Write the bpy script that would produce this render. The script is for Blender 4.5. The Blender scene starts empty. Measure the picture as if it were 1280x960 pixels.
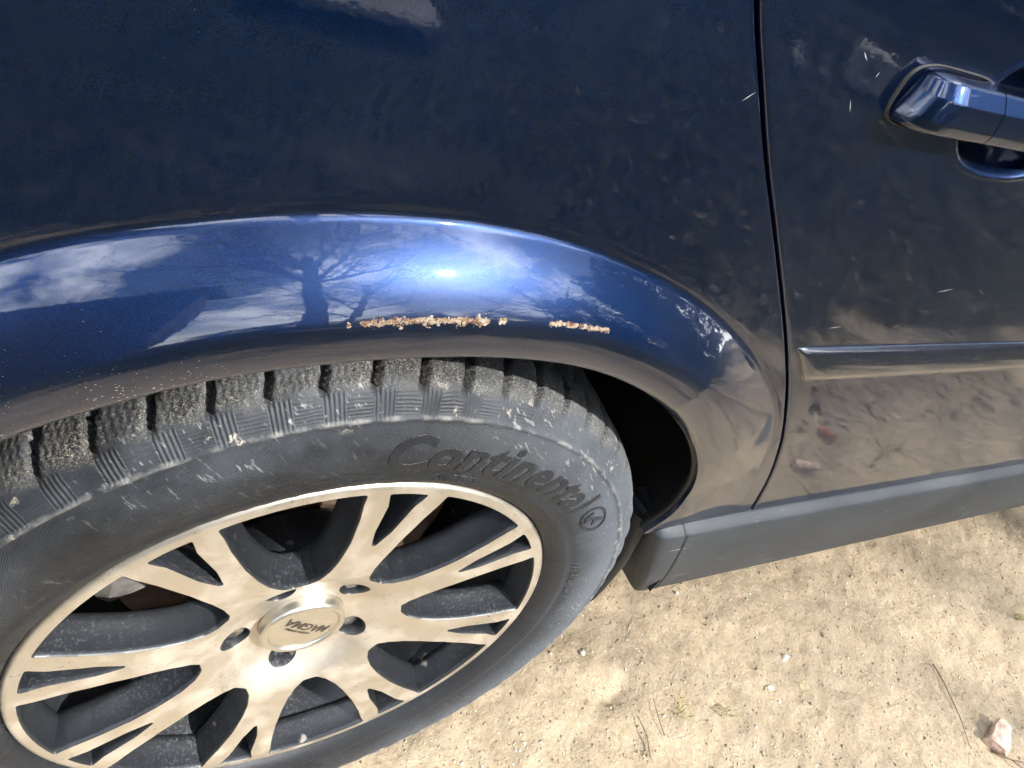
import bpy, bmesh, math, random
import numpy as np
from mathutils import Vector, Matrix, geometry
random.seed(7); RNG = np.random.default_rng(7)
S = bpy.context.scene
COL = S.collection
rad = math.radians

# ---------------------------------------------------------------- camera
CAM_P = (-0.1551, -0.3016, 0.922); YAW, PIT, ROL, FPX = 0.680, 0.6698, 0.4181, 946.25
cd = bpy.data.cameras.new('camera'); cam = bpy.data.objects.new('camera', cd); COL.objects.link(cam)
_d = Vector((math.sin(YAW)*math.cos(PIT), math.cos(YAW)*math.cos(PIT), -math.sin(PIT)))
_r0 = Vector((math.cos(YAW), -math.sin(YAW), 0)); _u0 = _r0.cross(_d)
_r = math.cos(ROL)*_r0 + math.sin(ROL)*_u0; _u = -math.sin(ROL)*_r0 + math.cos(ROL)*_u0
cam.matrix_world = Matrix(((_r.x, _u.x, -_d.x, CAM_P[0]), (_r.y, _u.y, -_d.y, CAM_P[1]), (_r.z, _u.z, -_d.z, CAM_P[2]), (0, 0, 0, 1)))
cd.sensor_width = 36; cd.lens = FPX/1280*36; cd.clip_start = 0.01; cd.clip_end = 600
S.camera = cam

# ---------------------------------------------------------------- sky, sun, exposure
SUN_AZ, SUN_EL = 34.0, 36.0            # azimuth from -Y towards +X
W = bpy.data.worlds.new('World'); S.world = W; W.use_nodes = True
nt = W.node_tree; nt.nodes.clear()
def nn(t, typ, **kw):
    n = t.nodes.new(typ)
    for k, v in kw.items():
        if k == 'ins':
            for kk, vv in v.items():
                if isinstance(vv, bpy.types.NodeSocket): t.links.new(vv, n.inputs[kk])
                else: n.inputs[kk].default_value = vv
        else: setattr(n, k, v)
    return n
sky = nn(nt, 'ShaderNodeTexSky', sky_type='NISHITA', sun_disc=False)
sky.sun_elevation = rad(SUN_EL); sky.sun_rotation = rad(180-SUN_AZ); sky.air_density = 1.0; sky.dust_density = 0.6
tc = nn(nt, 'ShaderNodeTexCoord')
cn = nn(nt, 'ShaderNodeTexNoise', ins={'Vector': tc.outputs['Generated'], 'Scale': 3.1, 'Detail': 4.0, 'Roughness': .58, 'Distortion': .5})
cr = nn(nt, 'ShaderNodeValToRGB', ins={'Fac': cn.outputs['Fac']})
cr.color_ramp.elements[0].position = .46; cr.color_ramp.elements[1].position = .66
cm = nn(nt, 'ShaderNodeMix', data_type='RGBA')
nt.links.new(cr.outputs[0], cm.inputs[0]); nt.links.new(sky.outputs[0], cm.inputs[6]); cm.inputs[7].default_value = (27, 27.8, 29, 1)
bg = nn(nt, 'ShaderNodeBackground', ins={'Color': cm.outputs[2], 'Strength': .12})
wo = nn(nt, 'ShaderNodeOutputWorld', ins={'Surface': bg.outputs[0]})
ld = bpy.data.lights.new('sun', 'SUN'); sun = bpy.data.objects.new('sun', ld); COL.objects.link(sun)
ld.energy = 4.6; ld.angle = rad(.53); ld.color = (1, .965, .91)
TOSUN = Vector((math.sin(rad(SUN_AZ))*math.cos(rad(SUN_EL)), -math.cos(rad(SUN_AZ))*math.cos(rad(SUN_EL)), math.sin(rad(SUN_EL))))
sun.rotation_euler = (-TOSUN).to_track_quat('-Z', 'Y').to_euler()
sun.location = TOSUN*30
S.view_settings.view_transform = 'Standard'; S.view_settings.look = 'None'
S.view_settings.exposure = 1.16; S.view_settings.gamma = 1; S.view_settings.use_curve_mapping = False
S.render.engine = 'CYCLES'; S.cycles.max_bounces = 5; S.cycles.glossy_bounces = 4; S.cycles.diffuse_bounces = 2; S.cycles.use_adaptive_sampling = True; S.cycles.adaptive_threshold = .04; S.cycles.adaptive_min_samples = 12
S.cycles.use_denoising = True; S.cycles.sample_clamp_indirect = 6

# ---------------------------------------------------------------- materials
def mat(name):
    m = bpy.data.materials.new(name); m.use_nodes = True
    t = m.node_tree; t.nodes.clear()
    o = nn(t, 'ShaderNodeOutputMaterial'); p = nn(t, 'ShaderNodeBsdfPrincipled')
    t.links.new(p.outputs[0], o.inputs[0])
    return m, t, p, o
def coord(t, kind='Object'): return nn(t, 'ShaderNodeTexCoord').outputs[kind]
def noise(t, vec, scale, detail=4., rough=.55, dist=0.):
    detail = min(detail, 3.)
    return nn(t, 'ShaderNodeTexNoise', ins={'Vector': vec, 'Scale': scale, 'Detail': detail, 'Roughness': rough, 'Distortion': dist}).outputs['Fac']
def voro(t, vec, scale, feat='F1', out='Distance', rnd=1.):
    return nn(t, 'ShaderNodeTexVoronoi', feature=feat, ins={'Vector': vec, 'Scale': scale, 'Randomness': rnd}).outputs[out]
def ramp(t, fac, stops, interp='LINEAR'):
    n = nn(t, 'ShaderNodeValToRGB', ins={'Fac': fac}); n.color_ramp.interpolation = interp
    e = n.color_ramp.elements
    while len(e) < len(stops): e.new(.5)
    for i, (p, c) in enumerate(stops):
        e[i].position = p; e[i].color = (c, c, c, 1) if isinstance(c, (int, float)) else (*c, 1)
    return n.outputs[0]
def mth(t, op, a, b=0., c=None, clamp=False):
    n = nn(t, 'ShaderNodeMath', operation=op, use_clamp=clamp, ins={0: a, 1: b})
    if c is not None:
        if isinstance(c, bpy.types.NodeSocket): t.links.new(c, n.inputs[2])
        else: n.inputs[2].default_value = c
    return n.outputs[0]
def mix(t, fac, a, b, blend='MIX'):
    n = nn(t, 'ShaderNodeMix', data_type='RGBA', blend_type=blend)
    for i, v in ((0, fac), (6, a), (7, b)):
        if isinstance(v, bpy.types.NodeSocket): t.links.new(v, n.inputs[i])
        else: n.inputs[i].default_value = v if i == 0 else (*v, 1)
    return n.outputs[2]
def bump(t, h, strength=.5, dist=.001, normal=None):
    n = nn(t, 'ShaderNodeBump', ins={'Height': h, 'Strength': strength, 'Distance': dist})
    if normal is not None: t.links.new(normal, n.inputs['Normal'])
    return n.outputs[0]
def mapv(t, vec, scale=(1, 1, 1), rot=(0, 0, 0), loc=(0, 0, 0)):
    return nn(t, 'ShaderNodeMapping', ins={'Vector': vec, 'Scale': scale, 'Rotation': rot, 'Location': loc}).outputs[0]
def sepx(t, vec): return nn(t, 'ShaderNodeSeparateXYZ', ins={0: vec}).outputs
def setp(p, **kw):
    names = {'base': 'Base Color', 'rough': 'Roughness', 'metal': 'Metallic', 'coat': 'Coat Weight', 'coatr': 'Coat Roughness', 'spec': 'Specular IOR Level', 'normal': 'Normal', 'ior': 'IOR', 'trans': 'Transmission Weight', 'sheen': 'Sheen Weight'}
    for k, v in kw.items():
        s = p.inputs[names[k]]
        if isinstance(v, bpy.types.NodeSocket): p.id_data.links.new(v, s)
        else: s.default_value = (*v, 1) if k == 'base' else v

def M_paint():
    m, t, p, o = mat('blue_metallic_paint'); v = coord(t)
    fl = noise(t, v, 2600., 1.)
    base = mix(t, ramp(t, fl, [(.35, 0.), (.7, 1.)]), (.0007, .0062, .028), (.0014, .026, .112))
    # dust specks and splashes: sparse everywhere, denser low down and towards the rear of the arch
    z = sepx(t, v)
    sp = voro(t, mapv(t, v, (1, 1, 1.5), (.3, .5, .2)), 260.); spk = mth(t, 'LESS_THAN', sp, mth(t, 'MULTIPLY', ramp(t, noise(t, v, 9., 3.), [(.56, 0.), (.80, .075)]), 1.))
    lowm = mth(t, 'MULTIPLY', ramp(t, z[2], [(.50, .15), (.60, 1.), (.640, 1.), (.700, 0.)]), ramp(t, mth(t, 'ADD', z[0], .5), [(.16, 0.), (.24, .8), (.36, 1.), (.52, 0.)]))
    v2 = mapv(t, v, (1, 1, 2.2), (0, .5, 0)); sp2 = voro(t, v2, 330.)
    spk2 = mth(t, 'LESS_THAN', sp2, mth(t, 'MULTIPLY', lowm, ramp(t, noise(t, v, 22., 3.), [(.36, .08), (.62, .48)])))
    film = mth(t, 'MULTIPLY', ramp(t, noise(t, v, 5., 6.), [(.35, 0.), (.75, .10)]), ramp(t, z[2], [(.40, 1.), (.85, .15)]))
    dust = mth(t, 'MAXIMUM', mth(t, 'MULTIPLY', mth(t, 'MAXIMUM', spk, spk2), .7), film)
    setp(p, base=mix(t, dust, base, (.44, .43, .41)), metal=mth(t, 'MULTIPLY_ADD', dust, -.95, .95, clamp=True), rough=.39, coat=mth(t, 'SUBTRACT', 1., mth(t, 'MULTIPLY', dust, .85)), coatr=.03)
    p.inputs['Coat IOR'].default_value = 1.60
    op = bump(t, noise(t, v, 130., 2.), .028, .001)
    t.links.new(op, p.inputs['Coat Normal'])
    return m
def M_simple(name, base, rough=.5, metal=0., coat=0., var=.25, scale=30., bmp=0., bscale=300.):
    m, t, p, o = mat(name); v = coord(t)
    c = mix(t, ramp(t, noise(t, v, scale, 5.), [(.3, 0.), (.7, 1.)]), tuple(x*(1-var) for x in base), tuple(min(1, x*(1+var)) for x in base))
    setp(p, base=c, rough=rough, metal=metal, coat=coat)
    if bmp: setp(p, normal=bump(t, noise(t, v, bscale, 4.), bmp, .001))
    return m
def M_tyre():
    m, t, p, o = mat('dusty_tyre_rubber'); uv = coord(t, 'UV'); v = coord(t)
    s = sepx(t, uv)   # u = pitch count around the tyre, v = radius in metres
    fu = mth(t, 'FRACT', s[0]); r = s[1]
    ZR = lambda a, b, e=.002: mth(t, 'MULTIPLY', ramp(t, mth(t, 'MULTIPLY', mth(t, 'SUBTRACT', r, a-e), 1/(2*e), clamp=True), [(0, 0.), (1, 1.)]), ramp(t, mth(t, 'MULTIPLY', mth(t, 'SUBTRACT', b+e, r), 1/(2*e), clamp=True), [(0, 0.), (1, 1.)]))
    # five fine ribs on the buttress under every shoulder groove
    ribm = mth(t, 'MULTIPLY', ZR(.2885, .3025, .001), ramp(t, mth(t, 'ABSOLUTE', mth(t, 'SUBTRACT', fu, .5)), [(.20, 1.), (.24, 0.)]))
    rib = mth(t, 'MULTIPLY', mth(t, 'SINE', mth(t, 'MULTIPLY', s[0], 2*math.pi*11)), ribm)
    # wavy contour lines between
    wv = mth(t, 'SINE', mth(t, 'ADD', mth(t, 'MULTIPLY', r, 3200.), mth(t, 'MULTIPLY', noise(t, mapv(t, v, (1, 1, 1)), 45., 2.), 9.)))
    wvm = mth(t, 'MULTIPLY', mth(t, 'MULTIPLY', ZR(.2885, .3025, .001), mth(t, 'SUBTRACT', 1., ribm)), .30)
    # slanted serration on part of the sidewall
    ser = mth(t, 'SINE', mth(t, 'MULTIPLY', mth(t, 'ADD', s[0], mth(t, 'MULTIPLY', r, 55.)), 2*math.pi*13))
    patch = ramp(t, mth(t, 'SINE', mth(t, 'ADD', mth(t, 'MULTIPLY', s[0], 2*math.pi/62*2.), .6)), [(.35, 1.), (.55, .12)])
    serm = mth(t, 'MULTIPLY', mth(t, 'MULTIPLY', ZR(.238, .2845, .0015), patch), .7)
    h = mth(t, 'ADD', mth(t, 'MULTIPLY', rib, .7), mth(t, 'ADD', mth(t, 'MULTIPLY', wv, wvm), mth(t, 'MULTIPLY', ser, serm)))
    # sipes on the tread: fine zigzag slits
    zig = mth(t, 'SINE', mth(t, 'MULTIPLY', mth(t, 'ADD', s[0], mth(t, 'MULTIPLY', mth(t, 'SINE', mth(t, 'MULTIPLY', sepx(t, v)[1], 900.)), .02)), 2*math.pi*7))
    tread = ramp(t, mth(t, 'MULTIPLY', mth(t, 'SUBTRACT', r, .3045), 300., clamp=True), [(0, 0.), (1, 1.)])
    h = mth(t, 'ADD', h, mth(t, 'MULTIPLY', mth(t, 'MULTIPLY', zig, tread), .55))
    n1 = bump(t, h, .5, .0008)
    n2 = bump(t, noise(t, v, 420., 5., .7), .35, .0012, n1)
    n3 = bump(t, mth(t, 'MULTIPLY', noise(t, v, 500., 3.), tread), .4, .0012, n2)
    # colour: black rubber, grey scuff film, streaky scratches, sand stuck to the tread
    film = ramp(t, noise(t, v, 16., 7., .65), [(.40, .04), (.74, .62)])
    sunside_dust = ramp(t, mth(t, 'MULTIPLY_ADD', sepx(t, v)[0], 1.6, .48), [(.50, 0.), (.92, .85)])  # dusty sheen plus sunlight on the sun-facing side, put into the colour
    bandm = ramp(t, mth(t, 'MULTIPLY', mth(t, 'SUBTRACT', r, .232), 26., clamp=True), [(0, .15), (.9, 1.)])
    film = mth(t, 'MULTIPLY', mth(t, 'ADD', film, sunside_dust, clamp=True), bandm)
    sv = mapv(t, mapv(t, v, (1, 1, 1), (0, rad(40), 0)), (1., .5, .16)); st = noise(t, sv, 520., 2., .5)
    streak = mth(t, 'MULTIPLY', ramp(t, st, [(.62, 0.), (.68, .9)]), mth(t, 'MULTIPLY', ramp(t, noise(t, v, 26., 3.), [(.44, 0.), (.60, 1.)]), bandm))
    c = mix(t, mth(t, 'MULTIPLY', film, .70), (.008, .0098, .0132), (.112, .126, .146))
    c = mix(t, mth(t, 'MULTIPLY', streak, ramp(t, noise(t, v, 11., 2.), [(.35, .25), (.65, .95)])), c, (.30, .305, .305))
    ridge = mth(t, 'MULTIPLY', ZR(.2855, .2888, .0006), ramp(t, noise(t, v, 90., 3.), [(.45, 0.), (.70, .55)]))
    c = mix(t, ridge, c, (.36, .35, .32))
    sandn = noise(t, v, 1100., 3., .7)
    edge = mth(t, 'ADD', r, mth(t, 'MULTIPLY', mth(t, 'SUBTRACT', noise(t, v, 55., 3.), .5), .016))
    sandz = ramp(t, mth(t, 'MULTIPLY', mth(t, 'SUBTRACT', edge, .3005), 160., clamp=True), [(0, 0.), (1, 1.)])
    sand = mth(t, 'MULTIPLY', mth(t, 'MULTIPLY', sandz, ramp(t, noise(t, v, 46., 3., .65), [(.34, .30), (.62, 1.)])), ramp(t, sandn, [(.47, 0.), (.62, .85)]))
    sc = ramp(t, noise(t, v, 700., 2.), [(.35, (.10, .088, .066)), (.55, (.24, .21, .155)), (.72, (.50, .45, .36))])
    c = mix(t, sand, c, sc)
    blob = mth(t, 'MULTIPLY', ramp(t, noise(t, v, 70., 3.), [(.64, 0.), (.69, .9)]), ZR(.283, .304, .004))
    c = mix(t, mth(t, 'MULTIPLY', blob, ramp(t, sandn, [(.42, 0.), (.55, 1.)])), c, (.48, .44, .35))
    setp(p, base=c, rough=ramp(t, film, [(0, .50), (1, .85)]), normal=n3, spec=.4)
    return m
def M_machined():
    m, t, p, o = mat('machined_alloy'); v = coord(t)
    d = mth(t, 'MAXIMUM', ramp(t, noise(t, v, 24., 6., .62), [(.46, 0.), (.76, .75)]), ramp(t, voro(t, v, 260.), [(.02, .5), (.06, 0.)]))
    chips = mth(t, 'MULTIPLY', ramp(t, noise(t, v, 300., 3., .7), [(.60, 0.), (.66, 1.)]), ramp(t, noise(t, v, 30., 2.), [(.50, 0.), (.62, 1.)]))
    c = mix(t, d, (.63, .585, .51), (.46, .39, .30)); c = mix(t, mth(t, 'MULTIPLY', chips, .6), c, (.12, .11, .10))
    setp(p, base=c, metal=mth(t, 'SUBTRACT', .92, mth(t, 'MULTIPLY', d, .9)), rough=mth(t, 'MULTIPLY_ADD', noise(t, v, 14., 4.),   .14, .36))
    x = sepx(t, v); rr = nn(t, 'ShaderNodeVectorMath', operation='LENGTH', ins={0: mapv(t, v, (1, 0, 1))}).outputs['Value']
    rings = noise(t, nn(t, 'ShaderNodeCombineXYZ', ins={0: mth(t, 'MULTIPLY', rr, 1.)}).outputs[0], 2600., 2.)
    setp(p, normal=bump(t, rings, .22, .0003))
    return m
def M_darkrim():
    m, t, p, o = mat('dusty_dark_wheel_paint'); v = coord(t)
    d = ramp(t, noise(t, v, 120., 5., .7), [(.40, .02), (.78, .26)])
    d2 = ramp(t, noise(t, v, 420., 4., .7), [(.52, 0.), (.70, .55)])
    dd = mth(t, 'ADD', .06, mth(t, 'MULTIPLY', d2, ramp(t, noise(t, v, 10., 3.), [(.38, .10), (.66, 1.)])))
    c = mix(t, dd, (.010, .012, .016), (.17, .175, .18))
    blot = ramp(t, noise(t, v, 24., 3.), [(.68, 0.), (.72, .7)])
    c = mix(t, blot, c, (.48, .43, .36))
    setp(p, base=c, rough=mth(t, 'MULTIPLY_ADD', dd, .6, .34), metal=.15)
    return m
def M_ground():
    m, t, p, o = mat('sandy_dirt_and_thin_grass'); v = coord(t)
    big = noise(t, v, 2.2, 6., .6); med = noise(t, v, 17., 6., .65); fin = noise(t, v, 150., 5., .7); gr = noise(t, v, 620., 3., .7)
    c = mix(t, ramp(t, med, [(.30, 0.), (.70, 1.)]), (.290, .222, .143), (.395, .316, .215))
    c = mix(t, ramp(t, fin, [(.42, 0.), (.75, .75)]), c, (.47, .395, .285))
    c = mix(t, ramp(t, fin, [(.22, .40), (.36, 0.)]), c, (.17, .125, .08))
    c = mix(t, ramp(t, gr, [(.60, 0.), (.72, .7)]), c, (.58, .52, .41))
    c = mix(t, ramp(t, gr, [(.24, .35), (.36, 0.)]), c, (.16, .12, .08))
    c = mix(t, ramp(t, noise(t, v, 48., 3.), [(.66, 0.), (.74, .55)]), c, (.13, .09, .055))
    # thin dark turf away from the car
    s = sepx(t, v)
    dist = mth(t, 'ADD', mth(t, 'MULTIPLY', s[1], -1.), mth(t, 'MULTIPLY', mth(t, 'SUBTRACT', noise(t, v, 3.4, 5., .7), .5), 1.3))
    gm = ramp(t, mth(t, 'MULTIPLY', dist, .5), [(.27, 0.), (.44, 1.)])
    gm = mth(t, 'MULTIPLY', gm, ramp(t, noise(t, v, 5.5, 5., .7), [(.28, .84), (.48, 1.)]))
    gc = mix(t, ramp(t, noise(t, v, 60., 5., .7), [(.38, 0.), (.66, 1.)]), (.030, .040, .024), (.092, .090, .062))
    gc = mix(t, ramp(t, noise(t, v, 8., 4.), [(.66, 0.), (.76, .35)]), gc, (.16, .14, .10))
    c = mix(t, gm, c, gc)
    h = mth(t, 'ADD', mth(t, 'MULTIPLY', fin, 1.), mth(t, 'MULTIPLY', gr, .45))
    setp(p, base=c, rough=.95, spec=.10, normal=bump(t, h, .55, .0045))
    return m
def M_rust():
    m, t, p, o = mat('flaking_rust_and_primer'); v = coord(t)
    c = ramp(t, mth(t, 'ADD', mth(t, 'MULTIPLY', noise(t, v, 380., 4., .7), .7), mth(t, 'MULTIPLY', noise(t, v, 90., 3.), .3)), [(.32, (.03, .016, .012)), (.41, (.11, .055, .030)), (.49, (.20, .135, .085)), (.57, (.30, .25, .185)), (.70, (.20, .20, .235))])
    setp(p, base=c, rough=.9, normal=bump(t, noise(t, v, 700., 4.), .8, .001))
    return m
def M_bark(name, a, b):
    m, t, p, o = mat(name); v = coord(t)
    c = mix(t, noise(t, mapv(t, v, (1, 1, .25)), 26., 6., .7), a, b)
    setp(p, base=c, rough=.95, normal=bump(t, noise(t, mapv(t, v, (1, 1, .2)), 30., 5.), .6, .02))
    return m
PAINT = M_paint(); TYRE = M_tyre(); MACH = M_machined(); DRIM = M_darkrim(); GROUND = M_ground(); RUST = M_rust()
BLACK = M_simple('black_liner_felt', (.012, .012, .013), .9, bmp=.4, bscale=120.)
RUBBER = M_simple('black_rubber_seal', (.012, .012, .012), .6)
def M_sill():
    m, t, p, o = mat('grey_sill_plastic'); v = coord(t)
    d = ramp(t, noise(t, mapv(t, v, (.35, 1, 1)), 30., 6., .65), [(.35, 0.), (.75, .55)])
    sc = ramp(t, noise(t, mapv(t, v, (.05, 1, 1), (0, .12, 0)), 420., 2.), [(.68, 0.), (.73, .6)])
    c = mix(t, d, (.026, .032, .040), (.062, .069, .076)); c = mix(t, mth(t, 'MULTIPLY', sc, ramp(t, noise(t, v, 12., 2.), [(.5, 0.), (.6, 1.)])), c, (.4, .4, .4))
    setp(p, base=c, spec=.3, rough=mth(t, 'MULTIPLY_ADD', d, .2, .52), normal=bump(t, noise(t, v, 700., 3.), .10, .0005))
    return m
SILL = M_sill()
MOULD = M_simple('near_black_gloss_moulding', (.006, .008, .018), .25, 0., 1., var=.2)
MOULD.node_tree.nodes['Principled BSDF'].inputs['Coat IOR'].default_value = 1.7
CAPM = M_simple('satin_cap_metal', (.62, .58, .50), .30, .9, var=.06, scale=60.)
INK = M_simple('dark_badge_ink', (.05, .04, .03), .5)
LETTER = TYRE
DISC = M_simple('rusty_brake_iron', (.085, .052, .036), .75, .3, var=.5, scale=40., bmp=.4, bscale=160.)
CALIPER = M_simple('grimy_cast_caliper', (.16, .15, .14), .8, .2, var=.6, scale=35., bmp=.4)
def M_glass():
    m, t, p, o = mat('tinted_glass'); setp(p, base=(.03, .035, .035), rough=.03, spec=.5, coat=1.); return m
GLASS = M_glass()
LAMPM = M_simple('red_lamp_plastic', (.25, .012, .012), .12, coat=1., var=.1)
CLEAR = M_simple('pale_lamp_plastic', (.5, .5, .5), .1, coat=1., var=.1)
BOLTM = M_simple('grimy_bolt_steel', (.25, .24, .22), .5, .8, var=.5, scale=120.)

# ---------------------------------------------------------------- object helpers
def link(o, parent=None):
    COL.objects.link(o)
    if parent is not None: o.parent = parent
    return o
def obj(name, verts, faces, m, parent=None, smooth=True, uv=None):
    me = bpy.data.meshes.new(name); me.from_pydata([tuple(map(float, v)) for v in verts], [], [tuple(map(int, f)) for f in faces]); me.update()
    if m is not None: me.materials.append(m)
    if smooth: me.polygons.foreach_set('use_smooth', [True]*len(me.polygons))
    if uv is not None:
        l = me.uv_layers.new(name='UVMap'); idx = np.zeros(len(me.loops), int); me.loops.foreach_get('vertex_index', idx)
        l.data.foreach_set('uv', np.asarray(uv, float)[idx].ravel())
    return link(bpy.data.objects.new(name, me), parent)
def bobj(name, bm, m, parent=None, smooth=True):
    me = bpy.data.meshes.new(name); bm.to_mesh(me); bm.free(); me.materials.append(m)
    if smooth: me.polygons.foreach_set('use_smooth', [True]*len(me.polygons))
    return link(bpy.data.objects.new(name, me), parent)
def empty(name, loc=(0, 0, 0), parent=None):
    o = bpy.data.objects.new(name, None); o.location = loc; o.empty_display_size = .1; return link(o, parent)
def tag(o, label=None, cat=None, group=None, kind=None):
    for k, v in (('label', label), ('category', cat), ('group', group), ('kind', kind)):
        if v: o[k] = v
    return o
def grid_faces(nr, nc, wrap_c=False, wrap_r=False, flip=False, off=0):
    F = []
    for i in range(nr if wrap_r else nr-1):
        for j in range(nc if wrap_c else nc-1):
            a = i*nc+j; b = i*nc+(j+1) % nc; c = ((i+1) % nr)*nc+(j+1) % nc; d = ((i+1) % nr)*nc+j
            F.append((a+off, d+off, c+off, b+off) if flip else (a+off, b+off, c+off, d+off))
    return F
def autosmooth(o, ang=35):
    me = o.data
    bm = bmesh.new(); bm.from_mesh(me)
    for e in bm.edges:
        if len(e.link_faces) == 2 and e.calc_face_angle(0) > rad(ang): e.smooth = False
    bm.to_mesh(me); bm.free(); return o
def noise2(x, y, seed=0, octs=5, f0=1., pers=.5):
    out = np.zeros_like(x, float); amp = 1.; f = f0; tot = 0
    r = np.random.default_rng(seed); T = r.random((256, 256))
    for o in range(octs):
        X = x*f+17.3*o; Yv = y*f+9.1*o
        xi = np.floor(X).astype(int); yi = np.floor(Yv).astype(int); u = X-xi; w = Yv-yi
        u = u*u*(3-2*u); w = w*w*(3-2*w)
        g = lambda i, j: T[(xi+i) % 256, (yi+j) % 256]
        out += amp*((g(0, 0)*(1-u)+g(1, 0)*u)*(1-w)+(g(0, 1)*(1-u)+g(1, 1)*u)*w); tot += amp; amp *= pers; f *= 2.03
    return out/tot-.5
def spline(xs, ys):
    xs = np.asarray(xs, float); ys = np.asarray(ys, float); n = len(xs); h = np.diff(xs); d = np.diff(ys)/h
    m = np.zeros(n); m[0], m[-1] = d[0], d[-1]
    for i in range(1, n-1):
        if d[i-1]*d[i] > 0:
            w1 = 2*h[i]+h[i-1]; w2 = h[i]+2*h[i-1]; m[i] = (w1+w2)/(w1/d[i-1]+w2/d[i])
    def f(x):
        x = np.clip(np.asarray(x, float), xs[0], xs[-1]); i = np.clip(np.searchsorted(xs, x)-1, 0, n-2)
        t = (x-xs[i])/h[i]; t2 = t*t; t3 = t2*t
        return (2*t3-3*t2+1)*ys[i]+(t3-2*t2+t)*h[i]*m[i]+(-2*t3+3*t2)*ys[i+1]+(t3-t2)*h[i]*m[i+1]
    return f
def extrude_profile(name, prof, xs, m, parent, scale=None, cap=True, closed=True, ang=30):
    """prof: list of (y,z) swept along x; scale(i)->(dy multiplier) for shaped ends"""
    n = len(prof); V = []
    for i, x in enumerate(xs):
        for (y, z) in prof:
            if scale: y, z, xx = scale(i, x, y, z)
            else: xx = x
            V.append((xx, y, z))
    F = grid_faces(len(xs), n, wrap_c=closed)
    if cap: F.append(tuple(range(n))[::-1]); F.append(tuple(range((len(xs)-1)*n, len(xs)*n)))
    o = obj(name, V, F, m, parent)
    bm = bmesh.new(); bm.from_mesh(o.data); bmesh.ops.recalc_face_normals(bm, faces=bm.faces); bm.to_mesh(o.data); bm.free()
    return autosmooth(o, ang)

# ---------------------------------------------------------------- ground (structure)
def axis(lo, hi, step, far, g=1.22):
    a = list(np.arange(lo, hi+1e-9, step)); s = step
    while a[-1] < far: s *= g; a.append(a[-1]+s)
    s = step; b = []
    x = lo
    while x > -far: s *= g; x -= s; b.append(x)
    return np.array(b[::-1]+a)
gx_, gy_ = axis(.05, 1.95, .0055, 220), axis(-.62, .24, .0055, 220)
GX, GY = np.meshgrid(gx_, gy_, indexing='xy')
def gheight(x, y):
    x = np.asarray(x, float); y = np.asarray(y, float)
    near = np.exp(-(np.hypot(x-.9, y+.2)/6)**2)
    h = .014*noise2(x, y, 1, 4, 3.)+near*(.009*noise2(x, y, 2, 3, 22.)+.0055*noise2(x, y, 3, 3, 75.))
    h = h-.014*np.exp(-(((x-.485)/.03)**2+((y+.012)/.022)**2))*(1+.8*noise2(x, y, 8, 2, 60.))
    h = np.where(np.hypot(x, (y-.09)*1.1) < .22, np.minimum(h, .001), h)
    return h+.25*np.clip((np.hypot(x, y)-25)/120, 0, 1)*noise2(x, y, 5, 2, .05)
ground = obj('ground', np.stack([GX.ravel(), GY.ravel(), gheight(GX, GY).ravel()], 1), grid_faces(len(gy_), len(gx_)), GROUND)
tag(ground, kind='structure')

# ---------------------------------------------------------------- car body surface
ZC = .316; WB = 2.715
_b = spline([.24, .30, .36, .40, .44, .50, .58, .66, .75, .85, .91, .945, .97, .99], [.03, .012, .002, -.003, -.0065, -.011, -.0148, -.0172, -.0185, -.020, -.0215, -.019, -.006, .02])
_rc = spline([-60, 20, 36, 48, 60, 72, 81, 88, 97, 105, 114, 122, 150, 240], [.43, .437, .4385, .4315, .4262, .4250, .4278, .4300, .4325, .435, .4392, .441, .445, .45])
_ra = spline([-60, 0, 10, 16.6, 19, 21.5, 25, 30, 36, 44, 50, 60, 72, 88, 97, 105, 112, 120, 150, 240], [.31, .312, .315, .322, .333, .3450, .3520, .3570, .3600, .3625, .3636, .3650, .3660, .3655, .3665, .3695, .3718, .3735, .375, .375])
_A = [-.4, -.25, -.09, -.01, .05, .29, .36, .42, .52, .70, .88, .955, 1.03, 1.15, 1.6]
_G = [-80, -80, -72, -42, -13, 0, 6, 23, 29, 39, 46, 47, -7, 0, 0]
_pr = np.linspace(-.4, 1.6, 4001); _ang = np.interp(_pr, _A, _G)
_ker = np.ones(61)/61; _ang = np.convolve(np.pad(_ang, 30, mode='edge'), _ker, 'valid')
_sl = np.tan(np.radians(_ang)); _ph = -(np.cumsum(_sl[::-1])[::-1])*(_pr[1]-_pr[0])*-1; _ph -= _ph[-1]
def polar(x, z, cx): return np.hypot(x-cx, z-ZC), np.degrees(np.arctan2(z-ZC, x-cx))
def flare(x, z, cx=0., mirror=False):
    r, th = polar(x, z, cx)
    if mirror: th = 180-th
    th = np.where(th < -60, th+360, th)
    ra, rc = _ra(th), _rc(th); k = np.interp(th, [0, 14, 26, 38, 58, 150, 180], [.0, .02, .18, .52, 1, 1, .8])
    rho = (r-ra)/(rc-ra)
    return k*(rc-ra)*np.interp(rho, _pr, _ph)
BOWL = (.374, .8490, .068, .0400)
def side_y(x, z, bowl=True):
    x = np.asarray(x, float); z = np.asarray(z, float)
    y = _b(z)-flare(x, z, 0.)-flare(x, z, WB, True)
    y = y+.05*np.clip((-x-.15)/.8, 0, 2)**2+.05*np.clip((x-2.3)/1.2, 0, 2)**2
    if bowl:
        for bx in (BOWL[0], BOWL[0]+1.07):
            e = np.abs(((x-bx)/BOWL[2]))**2.4+np.abs(((z-BOWL[1])/BOWL[3]))**2.4
            e = e**(1/2.4); s = np.clip((e-.62)/.36, 0, 1); s = s*s*(3-2*s)
            y = y+.026*(1-s)-.0009*np.exp(-((e-1.0)/.035)**2)
    return y
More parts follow.
